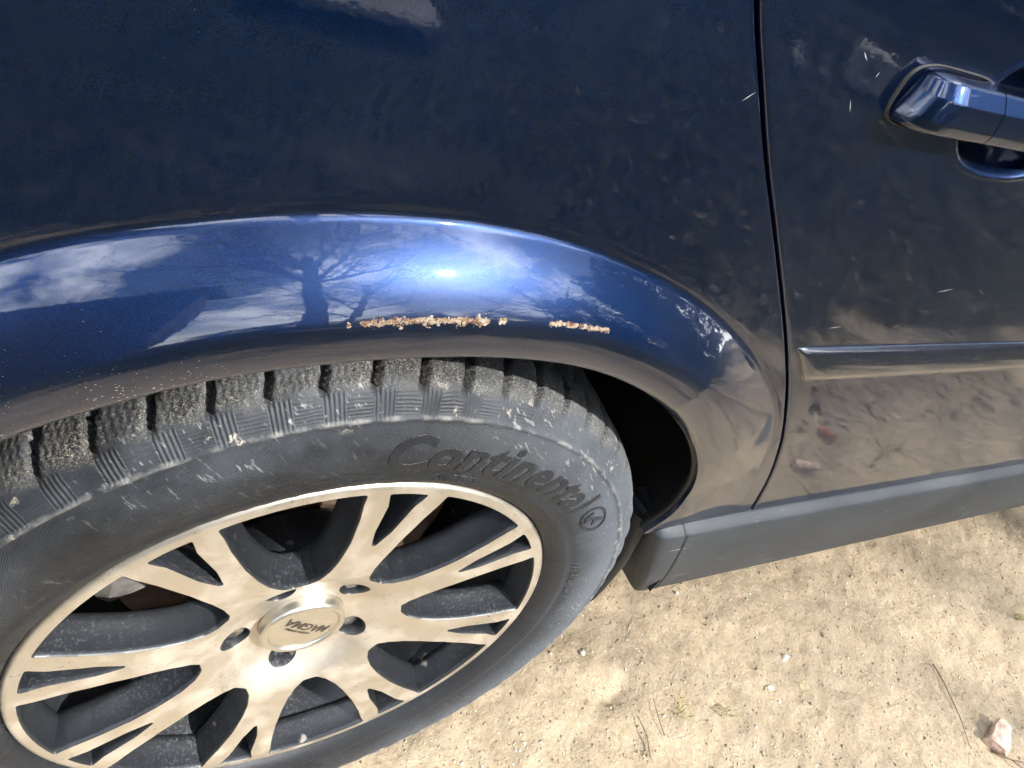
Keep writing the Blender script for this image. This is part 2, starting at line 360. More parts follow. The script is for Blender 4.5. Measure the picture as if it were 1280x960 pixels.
def edge_rings(xz, nrm, depths=((.0006, .0002), (.0012, .0008), (.0016, .0022), (.0017, .006), (.0017, .026))):
    out = []
    y0 = side_y(xz[:, 0], xz[:, 1])
    for o, d in depths:
        q = xz+nrm*o; out.append(np.stack([q[:, 0], y0+d, q[:, 1]], 1))
    return out
def curve_normals(xz, closed=False):
    t = np.gradient(xz, axis=0)
    if closed: t = (np.roll(xz, -1, 0)-np.roll(xz, 1, 0))
    t /= np.linalg.norm(t, axis=1)[:, None]+1e-12
    return np.stack([t[:, 1], -t[:, 0]], 1)

# panel gap between quarter panel and rear door: x as a function of z
GAPZ = [.30, .4058, .4568, .5265, .5962, .6524, .7121, .7596, .7982, .8379, .8705, .92, .99]
GAPX = [.470, .4513, .4340, .3992, .3509, .3051, .2518, .2081, .1724, .1383, .1114, .082, .06]
gapx = spline(GAPZ, GAPX)
SILLZ = .407; GW = .0036

car = empty('car', (0, 0, 0))
tag(car, 'dark blue car with a rusty rear wheel arch parked on dirt', 'car')

def polar_panel(name, cx, poly, th0, th1, parent, mirror=False, nth=300, nr=70, zmin=None):
    """panel around a wheel opening; poly = outer outline in (x,z), star-shaped about the hub"""
    poly = np.array(poly, float)
    ang = np.degrees(np.arctan2(poly[:, 1]-ZC, poly[:, 0]-cx)); ang = np.where(ang < -60, ang+360, ang)
    th = np.unique(np.concatenate([np.linspace(th0, th1, nth), ang[(ang > th0) & (ang < th1)]]))
    def outer(a):
        d = np.array([math.cos(rad(a)), math.sin(rad(a))]); best = None
        for i in range(len(poly)-1):
            p, q = poly[i]-[cx, ZC], poly[i+1]-[cx, ZC]; e = q-p
            den = d[0]*e[1]-d[1]*e[0]
            if abs(den) < 1e-12: continue
            t = (p[0]*e[1]-p[1]*e[0])/den; s = (p[0]*d[1]-p[1]*d[0])/den
            if t > 0 and -1e-6 <= s <= 1+1e-6 and (best is None or t > best): best = t
        return best
    ro = np.array([outer(a) for a in th]); thm = 180-th if mirror else th
    ra, rc = _ra(thm), _rc(thm)
    u = np.concatenate([np.linspace(-.10, .30, 26), np.linspace(.30, .90, 20)[1:], np.linspace(.90, 1.10, 16)[1:]])
    rows = []
    tail = np.linspace(0, 1, nr-30)[1:]**1.15
    for i in range(len(th)):
        kk = float(np.interp(thm[i], [14, 26, 38, 58], [.0, .12, .45, 1])); r1 = ra[i]+np.where(u < 0, u*kk, u)*(rc[i]-ra[i])+np.arange(len(u))*1e-6
        k = min(1., max(.02, (ro[i]-.003-r1[0])/(r1[-1]-r1[0]))); r1 = r1[0]+(r1-r1[0])*k
        rr = np.concatenate([r1, r1[-1]+tail*(ro[i]-r1[-1])])
        sn = math.sin(rad(th[i]))
        if zmin is not None and sn > .01: rr = np.maximum(rr, min((zmin-ZC)/sn, ro[i]))
        rows.append(rr)
    R = np.array(rows); T = np.radians(th)[:, None]
    X = cx+R*np.cos(T); Z = ZC+R*np.sin(T); Yv = side_y(X, Z)
    nt_, nc = R.shape
    V = [np.stack([X, Yv, Z], -1).reshape(-1, 3)]; F = grid_faces(nt_, nc, flip=False); base = nt_*nc
    # inner flange of the wheel opening
    last = np.arange(nt_)*nc
    inn = V[0][last]
    for (dr, dy) in ((.0008, .0012), (.002, .003), (.003, .0065)):
        q = inn.copy(); k = 1-0*dr
        q[:, 0] += dr*.3*np.cos(T[:, 0]); q[:, 2] += dr*.3*np.sin(T[:, 0]); q[:, 1] += dy
        V.append(q); cur = base+np.arange(nt_); base += nt_
        F += [(last[i], last[i+1], cur[i+1], cur[i])[::-1] for i in range(nt_-1)]; last = cur
    # black edge seal running from the flange into the wheel arch
    sv = []
    for (dr, dy) in ((.0009, .0052), (-.0010, .0060), (-.0012, .0085), (.004, .014), (.026, .030), (.034, .06)):
        q = inn.copy(); q[:, 0] += dr*np.cos(T[:, 0]); q[:, 2] += dr*np.sin(T[:, 0]); q[:, 1] += dy; sv.append(q)
    obj('arch_seal', np.concatenate(sv), grid_faces(len(sv), nt_), RUBBER, parent)
    # outer edge folded back into the shut line
    last = np.arange(nt_)*nc+nc-1; oxz = V[0][last][:, [0, 2]]; nr_ = curve_normals(oxz)
    mid = oxz-[cx, ZC]; sgn = np.sign((nr_*mid).sum(1)); nr_ *= sgn[:, None]
    for q in edge_rings(oxz, nr_):
        V.append(q); cur = base+np.arange(nt_); base += nt_
        F += [(last[i], last[i+1], cur[i+1], cur[i]) for i in range(nt_-1)]; last = cur
    o = obj(name, np.concatenate(V), [f[::-1] for f in F], PAINT, parent)
    bm = bmesh.new(); bm.from_mesh(o.data); bmesh.ops.recalc_face_normals(bm, faces=bm.faces); bm.to_mesh(o.data); bm.free()
    return o
zz = np.linspace(SILLZ, .985, 60)
qpoly = [(float(gapx(z))-GW/2-.0016, z) for z in zz]
qpoly = [(.30, SILLZ)]+qpoly+[(-.62, .985), (-.62, .34), (-.36, .30)]
quarter = polar_panel('quarter_panel', 0., qpoly, 11.6, 181, car, nth=420, zmin=SILLZ)
def rows_panel(name, xl, xr, z0, z1, parent, cols, rows, m=None):
    u = np.array(cols); z = np.array(rows); nz, nu = len(z), len(u)
    Z = np.repeat(z[:, None], nu, 1); L = xl(z)[:, None]; Rr = xr(z)[:, None]
    X = L+(Rr-L)*u[None]; Yv = side_y(X, Z)
    V = [np.stack([X, Yv, Z], -1).reshape(-1, 3)]; F = grid_faces(nz, nu); base = nz*nu
    I = np.arange(nz*nu).reshape(nz, nu)
    for loop, outd in ((I[:, 0], (-1, 0)), (I[:, -1], (1, 0)), (I[0, :], (0, -1)), (I[-1, :], (0, 1))):
        xz = V[0][loop][:, [0, 2]]; nr_ = curve_normals(xz); s = np.sign((nr_*np.array(outd)).sum(1)); s[s == 0] = 1; nr_ *= s[:, None]
        last = loop
        for q in edge_rings(xz, nr_):
            V.append(q); cur = base+np.arange(len(loop)); base += len(loop)
            F += [(last[i], last[i+1], cur[i+1], cur[i]) for i in range(len(loop)-1)]; last = cur
    o = obj(name, np.concatenate(V), F, m or PAINT, parent)
    bm = bmesh.new(); bm.from_mesh(o.data); bmesh.ops.recalc_face_normals(bm, faces=bm.faces); bm.to_mesh(o.data); bm.free()
    return o
cols = np.concatenate([np.linspace(0, .10, 24), np.linspace(.10, .40, 150)[1:], np.linspace(.40, 1, 50)[1:]])
rws = np.concatenate([np.linspace(SILLZ, .785, 75), np.linspace(.785, .915, 85)[1:], np.linspace(.915, .985, 20)[1:]])
const = lambda v: (lambda z: np.full_like(np.asarray(z, float), v))
rdoor = rows_panel('rear_door', lambda z: gapx(z)+GW/2+.0016, const(1.03), SILLZ, .985, car, cols, rws)
cols2 = np.concatenate([np.linspace(0, .25, 30), np.linspace(.25, .55, 80)[1:], np.linspace(.55, 1, 30)[1:]])
fdoor = rows_panel('front_door', const(1.038), const(2.11), SILLZ, .985, car, cols2, rws)
fpoly = [(2.40, SILLZ-.05), (2.118, SILLZ-.05), (2.118, .985), (2.45, .985), (3.0, .93), (3.38, .80), (3.38, .30), (3.05, .28)]
ffender = polar_panel('front_fender', WB, fpoly[::-1], -3, 172, car, mirror=True, nth=220)

# rear bumper, tail lamp, trunk, glass house and far side (simple but closed)
def wrap_panel(name, x0, x1, z0, z1, m, sgn, ymid=.885, n=26):
    V = []; nz = 12
    for i in range(nz):
        z = z0+(z1-z0)*i/(nz-1)
        ys = float(side_y(x0, z, False)); tuck = .05*(1-math.sin(math.pi*min(1, max(0, (z-.2)/.8))))
        for j in range(n):
            a = j/(n-1)*math.pi/2
            cxp = abs(math.cos(a))**.45; syp = abs(math.sin(a))**.8
            V.append((x0+(x1-x0)*syp-sgn*0*tuck, ys+(ymid-ys)*(1-cxp), z))
    return obj(name, V, grid_faces(nz, n), m, car)
wrap_panel('rear_bumper', -.625, -.96, .26, .69, PAINT, -1)
wrap_panel('tail_lamp', -.625, -.93, .695, .93, LAMPM, -1)
wrap_panel('front_bumper', 3.385, 3.66, .24, .66, PAINT, 1)
wrap_panel('headlamp', 3.385, 3.60, .665, .80, CLEAR, 1)
def sheet(name, pts, m, crown=0., n=14):
    """bilinear sheet between four corners (a,b,c,d), bulged upward in the middle"""
    a, b, c, d = [np.array(p, float) for p in pts]; V = []
    for i in range(n):
        u = i/(n-1)
        for j in range(n):
            w = j/(n-1); q = (a*(1-w)+b*w)*(1-u)+(d*(1-w)+c*w)*u
            q[2] += crown*(1-(2*u-1)**2)*.5+crown*(1-(2*w-1)**2)*.5
            V.append(q)
    return obj(name, V, grid_faces(n, n), m, car)
YM = 1.77
def gl(x, t, side=0):
    y = .022+.19*t; return (x, YM-y if side else y, .986+.375*t)
for s in (0, 1):
    sheet('side_window', (gl(.20, .03, s), gl(1.00, .03, s), gl(1.00, .93, s), gl(.46, .93, s)), GLASS)
    sheet('side_window', (gl(1.07, .03, s), gl(2.22, .03, s), gl(1.72, .93, s), gl(1.07, .93, s)), GLASS)
    sheet('pillar', (gl(-.42, 0, s), gl(.19, 0, s), gl(.45, .93, s), gl(.10, 1, s)), PAINT)
    sheet('pillar', (gl(1.005, 0, s), gl(1.065, 0, s), gl(1.065, 1, s), gl(1.005, 1, s)), RUBBER)
    sheet('pillar', (gl(2.23, 0, s), gl(2.40, 0, s), gl(1.74, 1, s), gl(1.72, .93, s)), PAINT)
    sheet('roof_rail', (gl(.10, .935, s), gl(1.73, .935, s), gl(1.73, 1, s), gl(.10, 1, s)), PAINT)
sheet('roof', (gl(.10, 1), gl(1.73, 1), gl(1.73, 1, 1), gl(.10, 1, 1)), PAINT, .035)
sheet('rear_window', (gl(-.42, 0), gl(.10, 1), gl(.10, 1, 1), gl(-.42, 0, 1)), GLASS, .02)
sheet('windscreen', (gl(1.73, 1), gl(2.40, 0), gl(2.40, 0, 1), gl(1.73, 1, 1)), GLASS, .02)
sheet('boot_lid', ((-.93, .06, .94), (-.42, .022, .986), (-.42, YM-.022, .986), (-.93, YM-.06, .94)), PAINT, .012)
sheet('bonnet', ((2.40, .022, .986), (3.58, .10, .80), (3.58, YM-.10, .80), (2.40, YM-.022, .986)), PAINT, .03)
sheet('underbody', ((-.9, .09, .24), (3.5, .09, .24), (3.5, YM-.09, .24), (-.9, YM-.09, .24)), BLACK)
sheet('inner_side', ((.42, .05, .22), (2.25, .05, .22), (2.25, .05, .97), (.42, .05, .97)), BLACK, n=3)
# left side of the car: the same panels mirrored
for src in (quarter, rdoor, fdoor, ffender):
    c = src.copy(); COL.objects.link(c); c.parent = car; c.scale = (1, -1, 1); c.location = (0, YM, 0)

# wheel arch liner: inner drum and back plate
def liner(cx):
    V = []; th = np.radians(np.linspace(-6, 208, 100)); prof = [(.392, -.004), (.394, .02), (.398, .08), (.40, .20), (.395, .30)]
    for r, y in prof:
        for a in th:
            k = r*(1+.012*math.sin(a*17)*(y > .05))
            V.append((cx+k*math.cos(a), y, ZC+k*math.sin(a)))
    n = len(th); F = grid_faces(len(prof), n)
    V.append((cx, .30, ZC)); F += [(len(prof)*n-n+i, len(prof)*n-n+i+1, len(V)-1) for i in range(n-1)]
    o = obj('wheel_arch_liner', V, F, BLACK, car); return o
liner(0.); liner(WB)

# grey sill trim along the bottom of the doors
SP = [(.010, .4135), (-.0045, .4128), (-.0062, .4118), (-.0140, .4050), (-.0150, .4030), (-.0152, .398), (-.0125, .360), (-.0085, .325), (-.002, .290), (.004, .264), (.0085, .256), (.016, .253), (.05, .252), (.05, .405)]
xs = [.318, .3185, .3200, .3225, .3265, .333, .341]+list(np.linspace(.35, 2.34, 60))+[2.345]
def sill_scale(i, x, y, z):
    k = {0: .45, 1: .66, 2: .80, 3: .89, 4: .95, 5: .985}.get(i, 1.)
    # the rear end leans with the wheel opening
    lean = (.4135-z)*.42
    xx = x+lean*max(0, 1-(x-.318)/.25)
    return .02+(y-.02)*k, .335+(z-.335)*(.86+.14*k), xx
sill = extrude_profile('sill_trim', SP, xs, SILL, car, sill_scale, ang=40)
V = []
for x in (.3545, .3575):
    for (y, z) in SP[:12]:
        yy, zz_, xx = sill_scale(99, x, y, z); V.append((xx, yy-.0005, zz_+(.0005 if z > .40 else -.0003)))
obj('sill_joint', V, grid_faces(2, 12), RUBBER, car)
# end piece behind the sill: lip of the wheel arch liner
V = []; n1 = 26
for i in range(n1):
    a = rad(15-27*i/(n1-1)); r0 = .331+.012*(i/(n1-1))
    for k, (dr, y) in enumerate([(-.012, .12), (-.011, .018), (-.007, .004), (-.002, -.002), (.004, .0), (.007, .02), (.007, .13)]):
        V.append((( r0+dr)*math.cos(a)-.004, y+.004+.010*(i/(n1-1)), ZC+(r0+dr)*math.sin(a)*1.06+.008))
o = obj('liner_lip', V, grid_faces(n1, 7), RUBBER, car)

# door side moulding
def moulding(x0, x1):
    z0 = .6385; P_ = [(.004, .0186), (-.0008, .0186), (-.0014, .0183), (-.0042, .0155), (-.0046, .0146), (-.0052, .0115), (-.0060, .002), (-.0066, -.006), (-.0064, -.0095), (-.0054, -.0122), (-.0024, -.0176), (-.001, -.0184), (.004, -.0186)]
    xs = [x0, x0+.0015, x0+.005, x0+.012]+list(np.linspace(x0+.03, x1-.01, 24))+[x1-.003, x1]
    def sc(i, x, y, z):
        k = {0: .15, 1: .55, 2: .86, 3: .98, len(xs)-1: .6}.get(i, 1.)
        lean = z*-.92
        return float(side_y(x, z0+z, False))+(y*k if y < 0 else y), z0+z*(.93+.07*k), x+lean
    return extrude_profile('side_moulding', P_, xs, MOULD, rdoor if x0 < 1 else fdoor, sc, ang=60)
moulding(.3300, 1.010); moulding(1.060, 2.085)

def round_poly(pts, rads, seg=7):
    out = []; n = len(pts); P_ = [np.array(p, float) for p in pts]
    for i in range(n):
        a, b, c = P_[i-1], P_[i], P_[(i+1) % n]; u = a-b; v = c-b; lu, lv = np.linalg.norm(u), np.linalg.norm(v); u /= lu; v /= lv
        ang = math.acos(max(-1, min(1, float(u@v)))); d = min(rads[i]/math.tan(ang/2), lu*.49, lv*.49)
        p, q = b+u*d, b+v*d
        for k in range(seg+1):
            s = k/seg; out.append((1-s)**2*p+2*s*(1-s)*b+s*s*q)
    return np.array(out)
# door handles
def handle(x0, door):
    h = empty('door_handle', (0, 0, 0), door)
    sec = round_poly([(-1, -1), (.25, -1), (.80, -.86), (1, -.45), (1, .42), (.62, .95), (.45, 1), (-1, 1)], [.02, .2, .25, .3, .16, .08, .1, .02], 4)
    HSEC = [tuple(q) for q in sec]
    def bar(name, xa, xb, slant, endl, endr):
        # cross-section around (y,z) with a flat outer face and a chamfered top edge
        n = len(HSEC); st = []
        xs = np.unique(np.concatenate([np.linspace(xa, xa+.02, 10), np.linspace(xa+.02, xb-.02, 12), np.linspace(xb-.02, xb, 10)]))
        V = []
        for x in xs:
            kl = min(1, max(0, (x-xa)/.022)) if endl else 1; kr = min(1, max(0, (xb-x)/.03)) if endr else 1
            el = math.sqrt(max(0, 1-(1-kl)**2.0)); er = math.sqrt(max(0, 1-(1-kr)**2.2))
            u = (x-x0)
            out = .0245*(.30+.70*el)*(.25+.75*er)
            hz = .0158*(.80+.20*el)*(.8+.2*er)
            zc = .8480+.01*u; y0 = -.0185
            for k in range(n):
                a = 2*math.pi*k/n
                ca, sa = math.cos(a), math.sin(a)
                py, pz = HSEC[k]
                yy = y0-out*.5-py*out*.5
                tz = zc+pz*hz*(1-.10*(py > 0)*abs(py))
                xx = x+((tz-zc)/.0158)*slant(x)
                V.append((xx, yy+(.010 if x < xa+1e-6 and endl else 0), tz))
        F = grid_faces(len(xs), n, wrap_c=True); F.append(tuple(range(n))[::-1]); F.append(tuple(range((len(xs)-1)*n, len(xs)*n)))
        o = obj(name, V, F, PAINT, h)
        bm = bmesh.new(); bm.from_mesh(o.data); bmesh.ops.recalc_face_normals(bm, faces=bm.faces); bm.to_mesh(o.data); bm.free()
        return autosmooth(o, 50)
    bar('handle_cap', x0, x0+.0585, lambda x: -.0045*min(1, (x-x0)/.05)+.004*max(0, 1-(x-x0)/.03), True, False)
    bar('handle_grip', x0+.0595, x0+.235, lambda x: -.0045*max(0, 1-(x-x0-.06)/.06), False, True)
    # thin gasket round the foot of the handle
    V = []; n = 60
    for k in range(n):
        a = 2*math.pi*k/n; ca, sa = math.cos(a), math.sin(a)
        for (s, dy) in ((1.0, .001), (1.06, -.0012), (1.10, -.0012), (1.14, .001)):
            px = x0+.033+.0375*s*math.copysign(abs(ca)**.5, ca)*1.0; pz = .8477+.0165*s*math.copysign(abs(sa)**.6, sa)
            V.append((px, float(side_y(px, pz, False))+dy, pz))
    obj('gasket', V, grid_faces(n, 4, wrap_r=True), RUBBER, h)
handle(.2425, rdoor); handle(1.3125, fdoor)

# rust bubbles on the arch lip
def surf_r(th, rho):
    ra, rc = float(_ra(th)), float(_rc(th)); r = ra+rho*(rc-ra); x = r*math.cos(rad(th)); z = ZC+r*math.sin(rad(th))
    return x, z
def rust_patch(spans, n, seed):
    r = random.Random(seed); V, F = [], []
    for _ in range(n):
        (t0, t1, rho0, rho1, w) = r.choices(spans, [s[4] for s in spans])[0]
        f = r.random(); th = t0+(t1-t0)*f
        dens = noise2(np.array([th*1.3]), np.array([seed*3.3]), 21, 2, 1.)[0]
        if dens < -.2: continue
        rho = rho0+(rho1-rho0)*f+r.gauss(0, .018 if dens > .1 else .009)+.014*noise2(np.array([th*.9]), np.array([7.7+seed]), 22, 2, 1.)[0]
        cx, cz = surf_r(th, rho); size = min(.0013, .00025+r.expovariate(1/.0003)); k = r.randint(6, 9); asp = r.uniform(.45, .9)
        b = len(V); hh = r.uniform(.00008, .00028)
        ring = [(size*r.uniform(.5, 1.4)*math.cos(2*math.pi*i/k), size*asp*r.uniform(.5, 1.4)*math.sin(2*math.pi*i/k)) for i in range(k)]
        for (sc, hgt) in ((1., -.0002), (.85, hh)):
            for (dx, dz) in ring:
                x, z = cx+dx*sc, cz+dz*sc; V.append((x, float(side_y(x, z, False))-hgt*r.uniform(.6, 1.2), z))
        V.append((cx, float(side_y(cx, cz, False))-hh*r.uniform(.5, 1.3), cz))
        F += [(b+i, b+(i+1) % k, b+k+(i+1) % k, b+k+i) for i in range(k)]+[(b+k+i, b+k+(i+1) % k, b+2*k) for i in range(k)]
    o = obj('rust_patch', V, F, RUST, quarter, smooth=False)
    o['label'] = 'flaking rusty paint on the arch edge'; o['kind'] = 'stuff'
    return o

# ---------------------------------------------------------------- wheel
NP = 62
TP = [(.2125, .010), (.2135, .004), (.2150, -.001), (.2180, -.0065), (.2215, -.0100), (.2260, -.0128), (.2310, -.0150), (.2330, -.0152), (.2350, -.0148), (.2375, -.0150), (.2400, -.0163), (.2440, -.0176), (.2500, -.0186), (.2570, -.0190), (.2640, -.0187), (.2700, -.0180), (.2760, -.0166), (.2820, -.0146), (.2848, -.0136), (.2858, -.0140), (.2868, -.0145), (.2880, -.0140), (.2888, -.0124), (.2920, -.0108), (.2960, -.0085), (.3000, -.0055), (.3030, -.0028), (.3060, .0005), (.3085, .0040), (.3105, .0080), (.3125, .0140), (.3140, .0220), (.3152, .0320), (.3162, .0450), (.3170, .0600), (.3175, .0780), (.3177, .0900)]
_ty = spline([p[0] for p in TP if p[0] <= .306], [p[1] for p in TP if p[0] <= .306])
def build_tyre(parent):
    prof = list(TP)+[(r, .18-y) for r, y in TP[-2::-1] if r > .23]
    n = NP*24; th = np.linspace(0, 2*math.pi, n, endpoint=False)
    P_ = np.array(prof); d = np.gradient(P_, axis=0); L = np.linalg.norm(d, axis=1); nx = np.stack([-d[:, 1], d[:, 0]], 1)/L[:, None]
    # outward normal in (r,y): make it point away from the section centre (.25,.09)
    cen = P_-np.array([.262, .09]); nx *= np.sign((nx*cen).sum(1))[:, None]
    pit = th/(2*math.pi)*NP
    V = np.zeros((len(prof), n, 3)); UV = np.zeros((len(prof), n, 2))
    for i, (r, y) in enumerate(prof):
        sh = (y-.02)*9.
        fu = (pit+sh) % 1.
        w = np.abs(fu-.5)*2
        zone = np.clip((r-.3025)/.004, 0, 1)
        if .060 < y < .12: zone = zone*np.clip(abs(y-.09)/.02, 0, 1)
        g = np.clip((.19-w)/.06, 0, 1); g = g*g*(3-2*g)
        dep = -.0085*g*zone
        if abs(y-.045) < .006 or abs(y-.135) < .006: dep = dep*0-.007
        # scalloped lower edge of the shoulder blocks
        if .2995 < r < .3075 and y < .09: dep = dep+.0011*np.clip((w-.3)*2, 0, 1)
        jit = .0006*noise2(np.cos(th)*40+i*.7, np.sin(th)*40, 9, 3, 1.)
        rr = r+nx[i, 0]*(dep+jit); yy = y+nx[i, 1]*(dep+jit)
        V[i] = np.stack([rr*np.cos(th), np.full(n, 1.)*yy, rr*np.sin(th)], 1)
        UV[i, :, 0] = pit+sh*(1 if r > .3 else 0)*0; UV[i, :, 1] = r if y < .09 else .32
    UVf = UV.reshape(-1, 2)
    o = obj('tyre', V.reshape(-1, 3), grid_faces(len(prof), n, wrap_c=True, flip=True), TYRE, parent, uv=UVf)
    return o
def text_mesh(body, size, extrude, shear=0., spacing=1., bold=0.):
    c = bpy.data.curves.new('txt', 'FONT'); c.body = body; c.size = size; c.extrude = extrude; c.shear = shear; c.space_character = spacing
    c.offset = bold; c.resolution_u = 3; c.align_x = 'CENTER'; c.align_y = 'CENTER'
    o = bpy.data.objects.new('txt', c); COL.objects.link(o)
    dg = bpy.context.evaluated_depsgraph_get(); me = bpy.data.meshes.new_from_object(o.evaluated_get(dg))
    bpy.data.objects.remove(o); bpy.data.curves.remove(c)
    bm = bmesh.new(); bm.from_mesh(me); bpy.data.meshes.remove(me)
    bmesh.ops.triangulate(bm, faces=bm.faces)
    for _ in range(3):
        es = [e for e in bm.edges if e.calc_length() > size*.16]
        if not es: break
        bmesh.ops.subdivide_edges(bm, edges=es, cuts=1); bmesh.ops.triangulate(bm, faces=bm.faces)
    return bm
def sidewall_text(body, size, th_c, r_c, parent, h=.0012, shear=.12, spacing=1.05, flip=False, bold=0.0006, name='sidewall_lettering', stretch=1.):
    bm = text_mesh(body, size, h, shear, spacing, bold)
    for v in bm.verts:
        x, y, w = v.co; r = r_c+y*(-1 if flip else 1); a = rad(th_c)-(x*stretch/r_c)*(-1 if flip else 1)
        v.co = (r*math.cos(a), float(_ty(r))-w*.8, r*math.sin(a))
    uvl = bm.loops.layers.uv.new('UVMap')
    for f in bm.faces:
        for l in f.loops: l[uvl].uv = (math.atan2(l.vert.co.z, l.vert.co.x)/(2*math.pi)*NP, .236)
    bmesh.ops.recalc_face_normals(bm, faces=bm.faces)
    return bobj(name, bm, TYRE, parent, smooth=False)

SPO = 78.5   # angle of the top spoke
def rim_y(r):
    return _ry(r)
_ry = spline([0, .030, .036, .048, .061, .074, .088, .115, .145, .185, .2045, .2090, .24], [.024, .024, .0238, .0232, .0185, .0105, .0042, -.0005, -.0035, -.0055, -.0062, -.0062, -.0062])
def pol_xy(r, a): return (r*math.cos(rad(a)), r*math.sin(rad(a)))
def arc_pts(r, a0, a1, n): return [pol_xy(r, a0+(a1-a0)*i/(n-1)) for i in range(n)]
def densify(P_, step=.004):
    out = []
    n = len(P_)
    for i in range(n):
        a, b = P_[i], P_[(i+1) % n]; k = max(1, int(np.linalg.norm(b-a)/step))
        for j in range(k): out.append(a+(b-a)*j/k)
    return np.array(out)
def inset(P_, d):
    t = np.roll(P_, -1, 0)-np.roll(P_, 1, 0); t /= np.linalg.norm(t, axis=1)[:, None]+1e-12
    nrm = np.stack([-t[:, 1], t[:, 0]], 1)
    area = .5*np.sum(P_[:, 0]*np.roll(P_[:, 1], -1)-np.roll(P_[:, 0], -1)*P_[:, 1])
    return P_+nrm*d*np.sign(area)
def inside(poly, pts):
    x, y = pts[:, 0], pts[:, 1]; c = np.zeros(len(pts), bool); j = len(poly)-1
    for i in range(len(poly)):
        xi, yi = poly[i]; xj, yj = poly[j]
        hit = ((yi > y) != (yj > y)) & (x < (xj-xi)*(y-yi)/(yj-yi+1e-15)+xi); c ^= hit; j = i
    return c
def build_rim(parent):
    big, slots, lugs = [], [], []
    RO = .2052
    for k in range(8):
        ac = SPO+22.5+45*k
        # opening between two spokes: pointed towards the hub, broad at the lip
        hw = [(.0835, 4.2), (.0905, 9.0), (.104, 12.4), (.120, 13.9), (.146, 14.6), (.176, 14.2), (.194, 13.6)]
        pts = [pol_xy(r, ac-w) for r, w in hw]+[pol_xy(RO, ac-13.6+27.2*i/8) for i in range(9)]+[pol_xy(r, ac+w) for r, w in hw[::-1]]
        rads = [.006, .012, .02, .03, .03, .03, .02, .003]+[.05]*7+[.003, .02, .03, .03, .03, .02, .012, .006]
        big.append(densify(round_poly(pts, rads), .0028))
        a = SPO+45*k
        pts = [pol_xy(.1395, a-.6), pol_xy(.158, a-2.5), pol_xy(.190, a-3.2), pol_xy(.2045, a-4.4)]+[pol_xy(.2050, a)]+[pol_xy(.2045, a+4.4), pol_xy(.190, a+3.2), pol_xy(.158, a+2.5), pol_xy(.1395, a+.6)]
        slots.append(densify(round_poly(pts, [.0016, .03, .01, .0022, .1, .0022, .01, .03, .0016]), .0025))
    for k in range(5):
        a = 44+72*k; c = np.array(pol_xy(.0545, a)); ph = np.linspace(0, 2*math.pi, 30, endpoint=False)
        lugs.append(c+np.stack([.0125*np.cos(ph), .0125*np.sin(ph)], 1))
    ph = np.linspace(0, 2*math.pi, 220, endpoint=False)
    outer = np.stack([.2100*np.cos(ph), .2100*np.sin(ph)], 1)
    phh = np.linspace(0, 2*math.pi, 60, endpoint=False); hub = np.stack([.0365*np.cos(phh), .0365*np.sin(phh)], 1)
    loops = [outer, hub]+big+slots+lugs
    pts, edges = [], []
    for L in loops:
        b = len(pts); pts += [Vector((float(p[0]), float(p[1]))) for p in L]; edges += [(b+i, b+(i+1) % len(L)) for i in range(len(L))]
    g = np.arange(-.21, .2101, .0052); gxg, gyg = np.meshgrid(g, g); gp = np.stack([gxg.ravel()+.0007*np.sin(gyg.ravel()*900), gyg.ravel()], 1)
    rr = np.hypot(gp[:, 0], gp[:, 1]); ok = (rr < .2075) & (rr > .039)
    allb = np.concatenate(loops)
    for L in big+slots+lugs: ok &= ~inside(L, gp)
    gp = gp[ok]; dmin = np.array([np.min((allb[:, 0]-q[0])**2+(allb[:, 1]-q[1])**2) for q in gp]); gp = gp[dmin > .0022**2]
    pts += [Vector((float(p[0]), float(p[1]))) for p in gp]
    res = geometry.delaunay_2d_cdt(pts, edges, [], 0, 1e-6)
    vo = np.array([(v.x, v.y) for v in res[0]]); tri = np.array([f for f in res[2] if len(f) == 3])
    cen = vo[tri].mean(1); keep = (np.hypot(cen[:, 0], cen[:, 1]) < .2099)
    for L in [hub]+big+slots+lugs: keep &= ~inside(L, cen)
    tri = tri[keep]
    V = np.stack([vo[:, 0], rim_y(np.hypot(vo[:, 0], vo[:, 1])), vo[:, 1]], 1)
    # rolled lip, continuing outward from the face
    nb = len(V); VV = [V]; F = [tuple(f) for f in tri]
    lip = [(.2100, -.0062), (.2122, -.0060), (.2138, -.0048), (.2148, -.0025), (.2152, .002), (.2150, .010)]
    cph = np.linspace(0, 2*math.pi, 220, endpoint=False)
    for r, y in lip: VV.append(np.stack([r*np.cos(cph), np.full(220, y), r*np.sin(cph)], 1))
    F += [tuple(f) for f in grid_faces(len(lip), 220, wrap_c=True, off=nb)]
    face = obj('machined_face', np.concatenate(VV), F, MACH, parent)
    bm = bmesh.new(); bm.from_mesh(face.data); bmesh.ops.remove_doubles(bm, verts=bm.verts, dist=1e-5)
    bmesh.ops.recalc_face_normals(bm, faces=bm.faces)
    lone = [v for v in bm.verts if not v.link_faces]; bmesh.ops.delete(bm, geom=lone, context='VERTS')
    bm.to_mesh(face.data); bm.free()
    # painted walls of every opening, drafted inwards
    V, F = [], []
    def walls(L, rings, close=None):
        n = len(L); b0 = len(V); c = L.mean(0)
        for k, (d, y) in enumerate(rings):
            q = inset(L, d) if d < .006 else None
            if q is None:
                q = inset(L, .004); rest = d-.004
                v = c-q; ln = np.linalg.norm(v, axis=1)[:, None]; q = q+v*np.minimum(rest/np.maximum(ln, 1e-6), .75)
            r = np.hypot(L[:, 0], L[:, 1]); yy = rim_y(r)
            dep = y if not callable(y) else y(r)
            V.extend(zip(q[:, 0], yy+dep, q[:, 1]))
        for f in grid_faces(len(rings), n, wrap_c=True, off=b0): F.append(f)
